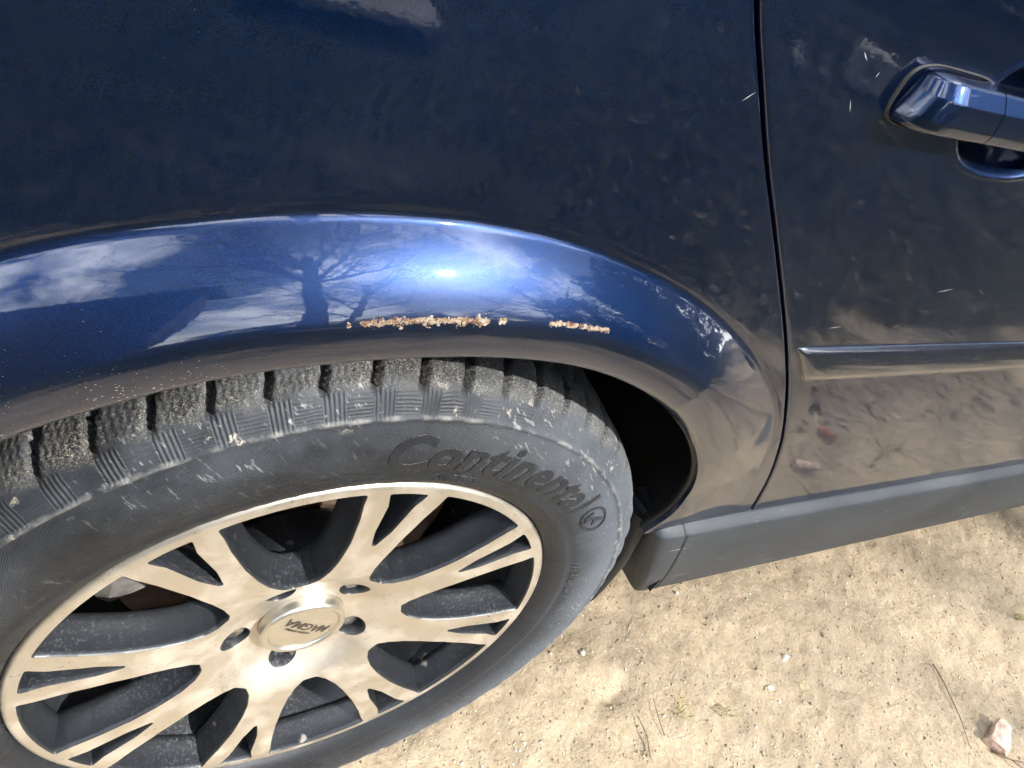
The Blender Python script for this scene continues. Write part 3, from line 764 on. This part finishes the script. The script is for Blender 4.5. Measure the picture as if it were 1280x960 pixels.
        if close is not None:
            V.append((c[0], float(rim_y(np.hypot(*c)))+close, c[1])); e = b0+(len(rings)-1)*n
            F.extend([(e+i, e+(i+1) % n, len(V)-1) for i in range(n)])
    for L in big:
        V, F = [], []
        walls(L, [(0, 0), (.0011, .0011), (.0014, .004), (.0024, .011), (.0046, .018), (.0066, .0225), (.0076, .026), (.0070, .029), (.0040, .031)])
        obj('spoke_wall', V, F, DRIM, parent)
    for L in slots:
        V, F = [], []
        walls(L, [(0, 0), (.0005, .0006), (.0008, .006), (.0012, .012), (.0020, .018), (.0026, .024), (.0012, .026)])
        obj('slot_wall', V, F, DRIM, parent)
    for L in lugs:
        V, F = [], []
        walls(L, [(0, 0), (.0008, .0008), (.0012, .010), (.0016, .022)], close=.022)
        obj('bolt_pocket', V, F, DRIM, parent)
    for k in range(5):
        a = 44+72*k; c = pol_xy(.0545, a); V = []; F = []
        for (r, y) in ((.0085, .040), (.0085, .028), (.0072, .0262)):
            for i in range(6): V.append((c[0]+r*math.cos(i*math.pi/3+k), y, c[1]+r*math.sin(i*math.pi/3+k)))
        F = grid_faces(3, 6, wrap_c=True)+[(12, 13, 14, 15, 16, 17)]
        obj('wheel_bolt', V, F, BOLTM, parent, smooth=False)
    # barrel
    def lathe(name, prof, m, n=140, par=parent, ang=40):
        th = np.linspace(0, 2*math.pi, n, endpoint=False); V = np.concatenate([np.stack([r*np.cos(th), np.full(n, y), r*np.sin(th)], 1) for r, y in prof])
        o = obj(name, V, grid_faces(len(prof), n, wrap_c=True), m, par)
        bm = bmesh.new(); bm.from_mesh(o.data); bmesh.ops.recalc_face_normals(bm, faces=bm.faces); bm.to_mesh(o.data); bm.free(); return autosmooth(o, ang)
    lathe('barrel', [(.2145, .006), (.2085, .000), (.2065, .003), (.2040, .010), (.2020, .022), (.2000, .026), (.1985, .034), (.1880, .052), (.1865, .060), (.1840, .075), (.1830, .10), (.1835, .14), (.1900, .165), (.2000, .18), (.2100, .185)], DRIM)
    lathe('hub_back', [(.0, .075), (.085, .075), (.088, .070), (.088, .038), (.075, .026), (.045, .030)], DRIM)
    lathe('brake_disc', [(.080, .085), (.080, .098), (.143, .100), (.144, .104), (.144, .118), (.143, .121), (.07, .122)], DISC)
    lathe('brake_drum', [(.06, .080), (.085, .080), (.0885, .083), (.090, .10)], DISC)
    lathe('dust_shield', [(.145, .122), (.165, .126), (.176, .130), (.178, .150), (.05, .155)], DISC)
    # caliper
    V = []; na = 16
    for i in range(na):
        a = rad(112+62*i/(na-1)); e = math.sin(math.pi*(i+.35)/(na-.3))**.5
        for (r, y) in ((.108, .094), (.110, .070), (.122, .062*1/(.9+.1*e)), (.148, .060), (.162, .066), (.168, .085), (.168, .13), (.150, .14), (.108, .125)):
            rr = .138+(r-.138)*(.55+.45*e); V.append((rr*math.cos(a), y, rr*math.sin(a)))
    F = grid_faces(na, 9, wrap_c=True)+[tuple(range(9)), tuple(range((na-1)*9, na*9))]
    autosmooth(obj('brake_caliper', V, F, CALIPER, parent), 35)
    # centre cap
    lathe('cap_ring', [(.0362, .024), (.0360, .0150), (.0352, .0128), (.0338, .0118), (.0318, .0118), (.0306, .0126), (.0300, .0142)], CAPM, 90)
    cr = [(.0302, .0140)]+[(.0298-.0298*s, .0138-.0028*(1-(1-s)**2)) for s in np.linspace(0, .999, 9)]
    lathe('centre_cap', cr, CAPM, 90)
    def capy(x, z): r = math.hypot(x, z); s = 1-r/.0298; return .0138-.0028*(1-(1-max(0, s))**2)
    ta = rad(147)
    for body, size, ox, oy, shear in (('MAGMA', .0128, .0005, -.0065, .25), ('RACING WHEELS', .0035, .006, .0018, 0.)):
        bm = text_mesh(body, size, .0001, shear, .95, .0002 if size > .01 else .0001)
        for v in bm.verts:
            x, y, w = v.co; x += ox; y = y+oy
            px = x*math.cos(ta)-y*math.sin(ta); pz = x*math.sin(ta)+y*math.cos(ta); v.co = (px, capy(px, pz)-.00025-max(0, w), pz)
        bobj('cap_lettering', bm, INK, parent, smooth=False)
    # valve
    a = SPO-45+24; c = pol_xy(.188, a)
def build_wheel(cx):
    w = empty('wheel', (cx, 0, ZC), car)
    build_tyre(w); build_rim(w)
    return w
wheel = build_wheel(0.)
txt = sidewall_text('Continental', .0425, 65.2, .2585, wheel, stretch=1.0, bold=.0012, h=.0010)
def ring_badge(th, r):
    V = []; n = 40; c = np.array(pol_xy(r, th)); R_ = np.array(pol_xy(1, th)); T_ = np.array([-R_[1], R_[0]])
    for i in range(n):
        a = 2*math.pi*i/n
        for (s, h) in ((1., 0), (.98, .0012), (.84, .0012), (.82, 0)):
            q = c+T_*.0185*s*math.cos(a)+R_*.0125*s*math.sin(a); V.append((q[0], float(_ty(np.hypot(*q)))-h+.0002, q[1]))
    F = grid_faces(n, 4, wrap_r=True); b = len(V)
    # small prancing shape inside, as raised strokes
    for (p0, p1, w) in (((-.007, -.006), (.001, .001), .0022), ((.001, .001), (.007, .007), .0026), ((.001, .001), (.008, -.003), .0018), ((-.007, -.006), (-.010, .002), .0016), ((-.004, -.003), (-.001, -.009), .0016)):
        p0, p1 = np.array(p0), np.array(p1); d = (p1-p0)/np.linalg.norm(p1-p0); nn_ = np.array([-d[1], d[0]])*w; k = len(V)
        for hgt in (0, .0011):
            for q2 in (p0-nn_, p1-nn_*.6, p1+nn_*.6, p0+nn_):
                q = c-T_*q2[0]+R_*q2[1]; V.append((q[0], float(_ty(np.hypot(*q)))-hgt+.0002, q[1]))
        F += [(k+4, k+5, k+6, k+7)]+[(k+i, k+(i+1) % 4, k+4+(i+1) % 4, k+4+i) for i in range(4)]
    o = obj('sidewall_badge', V, F, TYRE, wheel, smooth=False, uv=[(math.atan2(v[2], v[0])/(2*math.pi)*NP, .236) for v in V]); return o
ring_badge(35.5, .2620)
sidewall_text('TUBELESS', .0085, 74, .2330, wheel, h=.0005, shear=0, bold=.0001)
sidewall_text('RADIAL  205/55 R16', .0105, 8, .2420, wheel, h=.0005, shear=0, bold=.0001)
# the other three wheels share the meshes
def copy_wheel(loc, sy):
    c = wheel.copy(); COL.objects.link(c); c.parent = car; c.location = loc; c.scale = (1, sy, 1)
    for ch in wheel.children:
        k = ch.copy(); COL.objects.link(k); k.parent = c
copy_wheel((WB, 0, ZC), 1); copy_wheel((0, YM, ZC), -1); copy_wheel((WB, YM, ZC), -1)

rust_patch([(97.6, 97.2, .400, .400, .12), (96.4, 93.4, .402, .400, .8), (93.4, 86.8, .400, .410, 2.2), (85.9, 85.4, .412, .412, .25)], 1100, 3)
rust_patch([(81.3, 78.6, .442, .449, 1.), (78.6, 74.8, .449, .481, 1.3)], 480, 5)

# scratches in the clear coat of door and handle
SCR = [((.205, .838), (.2105, .8315)), ((.1930, .862), (.1990, .858)), ((.330, .676), (.345, .678)), ((.425, .7125), (.445, .717)), ((.139, .832), (.133, .826)), ((.213, .855), (.2125, .851))]

V, F = [], []
for (a, b) in SCR:
    k = len(V); a = np.array(a); b = np.array(b); d = (b-a)/np.linalg.norm(b-a); n_ = np.array([-d[1], d[0]])*.00022
    for q in (a, a*.5+b*.5+n_, b, a*.5+b*.5-n_): V.append((q[0], float(side_y(q[0], q[1], False))-.00012, q[1]))
    F.append((k, k+1, k+2, k+3))
SCRM = M_simple('bare_scratch', (.55, .56, .6), .6)
obj('scratches', V, F, SCRM, rdoor, smooth=False)

# ---------------------------------------------------------------- loose things on the dirt beside the car
STONE = M_simple('pale_stone', (.62, .58, .50), .9, var=.2, scale=200., bmp=.5, bscale=500.)
DSTONE = M_simple('brown_stone', (.30, .23, .16), .9, var=.3, scale=200., bmp=.5, bscale=500.)
BRICK = M_simple('broken_brick', (.60, .42, .33), .95, var=.3, scale=90., bmp=.7, bscale=260.)
TWIG = M_bark('twig_bark', (.10, .07, .05), (.22, .16, .11))
STRAW = M_simple('dry_straw', (.55, .45, .26), .9, var=.3, scale=60.)
LEAF = M_simple('dead_leaf', (.20, .12, .06), .9, var=.4, scale=80.)
def gz(x, y): return float(gheight(np.array([x]), np.array([y]))[0])
def stone(name, x, y, s, m, seed, label, cat, flat=.6, chunky=False, group=None):
    r = random.Random(seed); bm = bmesh.new(); bmesh.ops.create_icosphere(bm, subdivisions=1 if chunky else 2, radius=1)
    k = [r.uniform(.75, 1.25) for _ in range(3)]; off = r.random()*50
    for v in bm.verts:
        n = .28*math.sin(v.co.x*3.1+off)+.22*math.sin(v.co.y*4.3+off*2)+.2*math.sin(v.co.z*3.7+off*3)
        v.co *= (1+n*(.9 if chunky else .5))*(r.uniform(.8, 1.15) if chunky else r.uniform(.95, 1.05))
        v.co = Vector((v.co.x*k[0]*s, v.co.y*k[1]*s, v.co.z*flat*s))
    o = bobj(name, bm, m, smooth=not chunky); o.location = (x, y, gz(x, y)+s*flat*.45); o.rotation_euler = (r.uniform(-.2, .2), r.uniform(-.2, .2), r.uniform(0, 6))
    return tag(o, label, cat, group)
stone('pebble', .800, -.034, .0065, STONE, 1, 'white round pebble, the palest stone on the bare dirt', 'pebble')
stone('pebble', .735, -.070, .0042, STONE, 2, 'small pale pebble on the dirt left of the white round pebble', 'pebble')
stone('pebble', .668, .110, .0040, STONE, 4, 'small pale pebble in the dirt just below the sill', 'pebble')
stone('pebble', .455, .055, .0040, STONE, 6, 'small pale pebble on the dirt near the front of the tyre', 'pebble')
stone('pebble', .905, -.020, .0050, DSTONE, 9, 'small brown pebble right of the white round pebble', 'pebble')
stone('pebble', 1.20, .050, .0045, DSTONE, 12, 'brown pebble on the dirt below the front part of the sill', 'pebble')
# brick shard: an angular broken wedge
def shard(name, x, y, dims, rz, label, seed):
    r = random.Random(seed); bm = bmesh.new(); bmesh.ops.create_cube(bm, size=1)
    bmesh.ops.subdivide_edges(bm, edges=bm.edges, cuts=3, use_grid_fill=True)
    for v in bm.verts:
        p = v.co.copy(); taper = 1-.35*(p.x+.5)
        v.co = Vector((p.x*dims[0], p.y*dims[1]*taper, p.z*dims[2]*(1-.3*abs(p.y))))+Vector((r.uniform(-1, 1), r.uniform(-1, 1), r.uniform(-1, 1)))*dims[2]*.10
    bmesh.ops.bevel(bm, geom=[e for e in bm.edges if e.calc_face_angle(0) > .9], offset=dims[2]*.06, segments=1, affect='EDGES')
    o = bobj(name, bm, BRICK, smooth=False); o.location = (x, y, gz(x, y)+dims[2]*.42); o.rotation_euler = (.12, -.08, rz)
    return tag(o, label, 'brick piece')
shard('brick_shard', 1.108, -.250, (.052, .034, .022), .5, 'pale broken brick piece lying on the sunlit dirt beside a twig', 3)
BRICK2 = M_simple('orange_brick', (.42, .15, .08), .95, var=.3, scale=90., bmp=.7, bscale=260.)
ch = shard('brick_shard', 1.245, -.345, (.040, .028, .018), 1.2, 'small orange brick chip on the dirt, mirrored low in the rear door', 8); ch.data.materials[0] = BRICK2
# stems and twigs
def stem(name, pts, r0, m, label, cat, fork=None):
    V, F = [], []
    def tube(P_, ra, rb):
        b = len(V); n = 6; P_ = [Vector(p) for p in P_]
        for i, p in enumerate(P_):
            d = (P_[min(i+1, len(P_)-1)]-P_[max(i-1, 0)]).normalized(); u = d.orthogonal().normalized(); w = d.cross(u); rr = ra+(rb-ra)*i/(len(P_)-1)
            for k in range(n): a = 2*math.pi*k/n; V.append(p+u*rr*math.cos(a)+w*rr*math.sin(a))
        F.extend(grid_faces(len(P_), n, wrap_c=True, off=b)); F.append(tuple(range(b, b+n))[::-1]); F.append(tuple(range(b+(len(P_)-1)*n, b+len(P_)*n)))
    tube(pts, r0, r0*.5)
    for f in fork or []: tube(f, r0*.6, r0*.25)
    return tag(obj(name, V, F, m), label, cat)
def gpt(x, y, h=.002): return (x, y, gz(x, y)+h)
stem('twig', [gpt(1.090, -.118, .003), gpt(1.083, -.150, .005), gpt(1.068, -.187, .004), gpt(1.052, -.215, .006), gpt(1.036, -.245, .003)], .0011, TWIG, 'long thin bent twig on the sunlit dirt beside the brick piece', 'twig')
stem('twig', [gpt(1.075, -.262, .004), gpt(1.100, -.285, .007), gpt(1.13, -.300, .005), gpt(1.17, -.325, .004)], .0013, TWIG, 'short dark twig lying below the brick piece', 'twig', [[gpt(1.10, -.285, .007), gpt(1.105, -.31, .012), gpt(1.125, -.335, .008)]])
stem('twig', [gpt(1.30, -.22, .004), gpt(1.36, -.26, .008), gpt(1.43, -.27, .005), gpt(1.50, -.31, .004)], .0022, TWIG, 'forked dark twig on the dirt ahead of the brick piece, seen in the door', 'twig', [[gpt(1.36, -.26, .008), gpt(1.37, -.32, .015), gpt(1.41, -.37, .01)], [gpt(1.43, -.27, .005), gpt(1.47, -.22, .012), gpt(1.52, -.2, .006)]])
stem('straw', [gpt(.515, -.085, .003), gpt(.520, -.060, .006), gpt(.528, -.035, .003)], .0008, TWIG, 'short dark stalk in the dirt at the lower edge beside the tyre', 'stalk')
stem('straw', [gpt(.478, -.105, .003), gpt(.487, -.078, .006), gpt(.490, -.050, .004)], .0009, TWIG, 'upright dark stalk nearest the bottom of the tyre', 'stalk')
def tuft(x, y, n, h, seed, m, label):
    r = random.Random(seed); V, F = [], []
    for _ in range(n):
        a = r.uniform(0, 6.28); l = h*r.uniform(.5, 1.2); w = r.uniform(.0005, .0011); bx, by = x+r.gauss(0, .006), y+r.gauss(0, .006); b = len(V); lean = r.uniform(.5, 1.6); z0 = gz(x, y)-.001
        px, py = -math.sin(a)*w, math.cos(a)*w
        for s in (0, .5, 1):
            cx_, cy_, cz_ = bx+math.cos(a)*l*lean*s*s*.8, by+math.sin(a)*l*lean*s*s*.8, z0+l*(s-.35*s*s*lean)
            V += [(cx_-px*(1-s*.8), cy_-py*(1-s*.8), max(cz_, z0)), (cx_+px*(1-s*.8), cy_+py*(1-s*.8), max(cz_, z0))]
        F += [(b, b+1, b+3, b+2), (b+2, b+3, b+5, b+4)]
    return tag(obj('grass_tuft', V, F, m, smooth=False), label, 'grass tuft')
GREENY = M_simple('yellow_green_blade', (.30, .27, .08), .8, var=.4, scale=60.)
tuft(.566, -.060, 16, .020, 1, GREENY, 'small yellowing grass tuft right of the dark stalks beside the tyre')
tuft(.628, -.082, 14, .018, 2, GREENY, 'small yellowing grass tuft below the small pale pebble')
tuft(.790, -.085, 14, .014, 4, STRAW, 'small straw coloured tuft below the white round pebble')
tuft(1.395, -.095, 26, .030, 3, GREENY, 'grass tuft at the right edge of the dirt')
# coarse sand and grit
def grit(n, seed):
    r = np.random.default_rng(seed); x = r.uniform(.05, 1.95, n); y = r.uniform(-.62, .24, n)
    ok = np.hypot(x, y-.05) > .10; x, y = x[ok], y[ok]; n = len(x); s = np.clip(r.lognormal(math.log(.0013), .42, n), .0006, .0042)
    z = gheight(x, y)+s*.02
    base = np.array([(1, 0, 0), (-1, 0, 0), (0, 1, 0), (0, -1, 0), (0, 0, 1), (0, 0, -1)], float)
    fb = np.array([(0, 2, 4), (2, 1, 4), (1, 3, 4), (3, 0, 4), (2, 0, 5), (1, 2, 5), (3, 1, 5), (0, 3, 5)])
    V = base[None]*s[:, None, None]*r.uniform(.55, 1.25, (n, 6, 1)); a = r.uniform(0, 6.28, n); c, sn = np.cos(a)[:, None], np.sin(a)[:, None]
    X = V[..., 0]*c-V[..., 1]*sn+x[:, None]; Yv = V[..., 0]*sn+V[..., 1]*c+y[:, None]; Z = V[..., 2]*.8+z[:, None]
    me = bpy.data.meshes.new('grit'); vv = np.stack([X, Yv, Z], -1).reshape(-1, 3); ff = (fb[None]+6*np.arange(n)[:, None, None]).reshape(-1, 3)
    me.vertices.add(len(vv)); me.vertices.foreach_set('co', vv.ravel()); me.loops.add(ff.size); me.loops.foreach_set('vertex_index', ff.ravel().astype(np.int32))
    me.polygons.add(len(ff)); me.polygons.foreach_set('loop_start', (np.arange(len(ff))*3).astype(np.int32)); me.polygons.foreach_set('loop_total', np.full(len(ff), 3, np.int32)); me.update(); me.validate()
    return me
m, t, p, o_ = mat('sand_grains'); v = coord(t)
setp(p, base=ramp(t, nn(t, 'ShaderNodeTexWhiteNoise', ins={'Vector': mapv(t, nn(t, 'ShaderNodeVectorMath', operation='SNAP', ins={0: v, 1: (.006, .006, 1.)}).outputs[0], (1, 1, 0))}).outputs['Value'], [(0, (.20, .15, .095)), (.45, (.36, .285, .19)), (.85, (.50, .42, .30)), (.97, (.72, .68, .58))]), rough=.9)
me = grit(21000, 4); me.materials.append(m); g = link(bpy.data.objects.new('grit', me)); tag(g, 'coarse sandy grit scattered over the dirt', 'grit', kind='stuff')

# ---------------------------------------------------------------- the yard behind the photographer (seen in the paint)
BARK = M_bark('bare_tree_bark', (.035, .028, .022), (.10, .08, .06))
def tree(name, base, height, r0, seed, label, lean=(0, 0), levels=5, spread=.55, first=.30):
    r = random.Random(seed); tr = empty(name, (base[0], base[1], gz(*base)-.05))
    V, F = [], []; TV, TF = [], []
    def tube(V, F, P_, R_, n):
        b = len(V)
        for i, p in enumerate(P_):
            d = (P_[min(i+1, len(P_)-1)]-P_[max(i-1, 0)]).normalized(); u = d.orthogonal().normalized(); w = d.cross(u)
            for k in range(n): a = 2*math.pi*k/n; V.append(p+u*R_[i]*math.cos(a)+w*R_[i]*math.sin(a))
        F.extend(grid_faces(len(P_), n, wrap_c=True, off=b))
    def grow(p, d, L, rr, lev):
        k = 7 if lev == 0 else 5; P_ = [p.copy()]; R_ = [rr*(1.35 if lev == 0 else 1)]
        dirs = []
        for i in range(k):
            d = (d+Vector((r.gauss(0, .11), r.gauss(0, .11), r.gauss(.03, .08)))*(1 if lev else .4)).normalized(); p = p+d*L/k; P_.append(p.copy()); R_.append(rr*(1-(.5 if lev else .45)*(i+1)/k)); dirs.append(d.copy())
        tube(V if lev == 0 else TV, F if lev == 0 else TF, P_, R_, 10 if lev == 0 else (6 if lev < 3 else 3))
        if lev >= levels: return
        nb = {0: 8, 1: 6, 2: 6, 3: 5}.get(lev, 5)
        for j in range(nb):
            f = (first if lev == 0 else .25)+(1-(first if lev == 0 else .25))*(j+r.random())/nb; i = min(k, max(1, int(f*k)))
            dd = dirs[i-1]; ax = dd.orthogonal().normalized(); ax.rotate(Matrix.Rotation(r.uniform(0, 6.28), 3, dd)); nd = (dd*(1-spread)+ax*r.uniform(.6, 1.)*(spread+.25)+Vector((0, 0, .12))).normalized()
            grow(P_[i], nd, L*r.uniform(.45, .68), R_[i]*r.uniform(.45, .65), lev+1)
    grow(Vector((0, 0, 0)), Vector((lean[0], lean[1], 1)).normalized(), height*.62, r0, 0)
    obj('trunk', V, F, BARK, tr); obj('crown', TV, TF, BARK, tr)
    return tag(tr, label, 'tree')
tree('bare_tree', (.60, -3.7), 7.6, .15, 11, 'bare tree with a straight trunk nearest the car, added for a dark strip in the arch reflection', (.02, -.02), levels=4, first=.72)  # unseen tree added; its trunk stands in for an arm's dark reflection
tree('bare_tree', (2.6, -11.0), 13.5, .17, 23, 'tall bare tree with dense fine twigs behind the shrubs', (.03, .01), levels=5, first=.35)
tree('bare_tree', (8.6, -8.2), 10.5, .13, 5, 'bare spreading tree farthest from the added shed', (.04, 0), levels=5, first=.3)
# shed: unseen stand-in for a person's dark reflection in the arch
TIM = M_bark('dark_weathered_boards', (.030, .024, .019), (.075, .058, .042)); ROOFM = M_simple('dark_roof_felt', (.05, .05, .052), .9, var=.3, bmp=.5, bscale=40.)
def box(bm, x0, x1, y0, y1, z0, z1):
    vs = [bm.verts.new((x, y, z)) for x in (x0, x1) for y in (y0, y1) for z in (z0, z1)]
    for f in ((0, 1, 3, 2), (4, 6, 7, 5), (0, 4, 5, 1), (2, 3, 7, 6), (0, 2, 6, 4), (1, 5, 7, 3)): bm.faces.new([vs[i] for i in f])
def boxo(name, d, m, parent):
    bm = bmesh.new(); box(bm, *d); return bobj(name, bm, m, parent, smooth=False)
shed = empty('stand_in_shed', (-3.2, -4.2, 0)); tag(shed, 'dark board shed added to darken the arch reflection, at the edge of the yard', 'shed')
boxo('wall', (-2.6, 2.45, -2.2, -.03, -.1, 3.6), TIM, shed)
x = -2.6; i = 0; rb = random.Random(4)
while x < 2.43:
    w = rb.uniform(.13, .17); boxo('board', (x, min(2.45, x+w-.012), -.03, -.006+rb.uniform(0, .008), 0, 3.6), TIM, shed); x += w
bm = bmesh.new(); vs = [bm.verts.new(v_) for v_ in ((-2.8, .35, 3.55), (2.65, .35, 3.55), (2.65, -2.5, 4.4), (-2.8, -2.5, 4.4), (-2.8, .35, 3.67), (2.65, .35, 3.67), (2.65, -2.5, 4.52), (-2.8, -2.5, 4.52))]
for f in ((0, 1, 2, 3), (7, 6, 5, 4), (0, 4, 5, 1), (1, 5, 6, 2), (2, 6, 7, 3), (3, 7, 4, 0)): bm.faces.new([vs[i] for i in f])
bobj('roof', bm, ROOFM, shed, smooth=False)
boxo('door', (-.6, .35, -.006, .03, .0, 2.05), TIM, shed); boxo('door_handle', (.24, .29, .03, .07, .95, 1.1), BOLTM, shed)
# pale board and concrete blocks lying on the turf
PALE = M_simple('pale_weathered_board', (.30, .30, .30), .8, var=.15, scale=14.)
CONC = M_simple('concrete', (.36, .36, .35), .9, var=.2, scale=30., bmp=.5)
bd = empty('plank', (.64, -2.32, gz(.64, -2.32))); tag(bd, 'pale weathered plank lying on the turf', 'plank'); bd.rotation_euler = (0, 0, .12)
boxo('board', (-.30, .30, -.15, .15, .045, .075), PALE, bd)
def block(x, y, rz, label):
    b = empty('concrete_block', (x, y, gz(x, y))); b.rotation_euler = (0, 0, rz); tag(b, label, 'concrete block')
    bm = bmesh.new(); W_, H_, D_ = .24, .13, .12
    ph = [2*math.pi*i/24 for i in range(24)]; outer = []
    for a in ph:
        ca, sa = math.cos(a), math.sin(a); k = 1/max(abs(ca)/(W_/2), abs(sa)/(H_/2)); outer.append((ca*k, H_/2+sa*k+.0))
    inner = [(.034*math.cos(a), H_/2+.034*math.sin(a)) for a in ph]; R_ = []
    for yy in (0, D_): R_.append([bm.verts.new((px, yy, pz)) for px, pz in outer]); R_.append([bm.verts.new((px, yy, pz)) for px, pz in inner])
    for i in range(24):
        j = (i+1) % 24
        for a, b_, in ((0, 1), (1, 3), (3, 2), (2, 0)): bm.faces.new((R_[a][i], R_[a][j], R_[b_][j], R_[b_][i]))
    bmesh.ops.recalc_face_normals(bm, faces=bm.faces); bobj('block', bm, CONC, b, smooth=False)
block(3.72, -2.74, .75, 'pale concrete block with a round hole standing on the turf')
stone('rubble', 3.47, -2.80, .035, CONC, 31, 'smaller pale lump of rubble next to the concrete block', 'rubble', .5, True)
stone('rubble', 3.27, -2.84, .055, CONC, 33, 'larger pale lump of rubble farthest left of the concrete block', 'rubble', .45, True)
# evergreen shrubs closing the yard
SHR = M_simple('dark_evergreen_leaf', (.025, .045, .018), .7, var=.5, scale=8.)
def shrub(x, y, rx, h, seed, label, name='evergreen_shrub', cat='shrub', group='shrubs along the edge of the yard', n=5200, lf=1.):
    r = np.random.default_rng(seed); s = empty(name, (x, y, gz(x, y)))
    u = r.normal(size=(n, 3)); u /= np.linalg.norm(u, axis=1)[:, None]; rad_ = r.uniform(.45, 1, n)**.5
    lump = 1+.22*np.sin(u[:, 0]*5+seed)+.18*np.sin(u[:, 1]*6+seed*2)+.15*np.sin(u[:, 2]*7+seed)
    P_ = u*(rad_*lump)[:, None]*np.array([rx, rx, h*.52])+np.array([0, 0, h*.5]); P_ = P_[P_[:, 2] > .02]; n = len(P_)
    d1 = r.normal(size=(n, 3)); d1 /= np.linalg.norm(d1, axis=1)[:, None]; d2 = np.cross(d1, r.normal(size=(n, 3))); d2 /= np.linalg.norm(d2, axis=1)[:, None]
    V = np.stack([P_-d1*.05*lf, P_+d2*.022*lf, P_+d1*.05*lf, P_-d2*.022*lf], 1).reshape(-1, 3)
    obj('crown' if cat == 'tree' else 'foliage', V, np.arange(n*4).reshape(-1, 4), SHR, s, smooth=False)
    VV = []
    for z, rr in ((-.05, .05), (h*.4, .03), (h*.7, .012)):
        for k in range(8): VV.append((rr*math.cos(k*.785), rr*math.sin(k*.785), z))
    obj('trunk' if cat == 'tree' else 'stem', VV, grid_faces(3, 8, wrap_c=True), BARK, s)
    return tag(s, label, cat, group)
for i, (x, y, rx, h, lb) in enumerate([(2.6, -6.3, .9, 1.7, 'dark evergreen shrub nearest the added shed'), (4.6, -6.6, 1.1, 2.1, 'broad dark evergreen shrub in the middle of the row'), (6.8, -6.8, 1.0, 1.8, 'dark evergreen shrub right of the broad one'), (9.2, -6.2, 1.2, 2.2, 'tallest dark evergreen shrub at the far end of the yard'), (12., -5.4, 1.2, 1.9, 'dark evergreen shrub farthest along the yard'), (.6, -6.6, .8, 1.5, 'low dark evergreen shrub behind the added straight trunk nearest the car')]): shrub(x, y, rx, h, i+1, lb)
for i, (x, y, rx, h, lb) in enumerate([(9.5, -3.6, 1.6, 5.2, 'dark evergreen tree nearest the front of the car'), (12.5, -4.4, 1.9, 6.4, 'tallest dark evergreen tree at the end of the yard'), (15.5, -2.6, 2.0, 6.0, 'dark evergreen tree farthest from the added shed'), (11.0, -8.6, 1.8, 5.6, 'dark evergreen tree behind the row of shrubs')]):
    shrub(x, y, rx, h, 40+i, lb, 'evergreen_tree', 'tree', 'evergreen trees at the end of the yard', 6000, 3.2)
# thin turf
def turf(n, seed):
    r = np.random.default_rng(seed); x = r.uniform(-2.2, 7, n); y = -.75-r.uniform(0, 1, n)**1.5*5.2
    k = noise2(x, y, 12, 4, 2.2)+np.clip((-y-.9)*.35, -.3, .25); ok = k > -.06; x, y = x[ok], y[ok]; n = len(x)
    z = gheight(x, y); h = r.uniform(.015, .05, n); a = r.uniform(0, 6.28, n); w = r.uniform(.002, .004, n); ln = r.uniform(.2, 1., n)*h
    c, s = np.cos(a), np.sin(a)
    V = np.stack([np.stack([x-s*w, y+c*w, z-.003], 1), np.stack([x+s*w, y-c*w, z-.003], 1), np.stack([x+c*ln, y+s*ln, z+h], 1)], 1).reshape(-1, 3)
    return V, np.arange(n*3).reshape(-1, 3)
V, F = turf(90000, 6)
GRASS = M_simple('thin_turf_blades', (.050, .066, .036), .8, var=.6, scale=14.)
tag(obj('grass', V, F, GRASS, smooth=False), 'short thin turf covering the yard', 'grass', kind='stuff')

def litter(n, seed):
    r = np.random.default_rng(seed); x = r.uniform(1.0, 4.2, n); y = -.36-r.uniform(0, 1, n)**1.4*3.2; z = gheight(x, y)+r.uniform(.002, .012, n)
    L = r.uniform(.004, .022, n); wd = L*r.uniform(.08, .6, n); a = r.uniform(0, 6.28, n); tilt = r.normal(0, .35, n)
    c, s_ = np.cos(a), np.sin(a)
    d1 = np.stack([c*L, s_*L, tilt*L], 1); d2 = np.stack([-s_*wd, c*wd, r.normal(0, .2, n)*wd], 1); P_ = np.stack([x, y, z], 1)
    return np.stack([P_-d1, P_+d2, P_+d1, P_-d2], 1).reshape(-1, 3), np.arange(n*4).reshape(-1, 4)
m, t, p, o_ = mat('mixed_litter'); v = coord(t)
setp(p, base=ramp(t, nn(t, 'ShaderNodeTexWhiteNoise', ins={'Vector': nn(t, 'ShaderNodeVectorMath', operation='SNAP', ins={0: mapv(t, v, (1, 1, 0)), 1: (.03, .03, 1.)}).outputs[0]}).outputs['Value'], [(0, (.05, .035, .022)), (.45, (.13, .085, .05)), (.75, (.30, .23, .14)), (1., (.55, .50, .40))]), rough=.9)
V, F = litter(3600, 15)
tag(obj('leaf_litter', V, F, m, smooth=False), 'scraps of dead leaves and straw strewn over the yard', 'litter', kind='stuff')
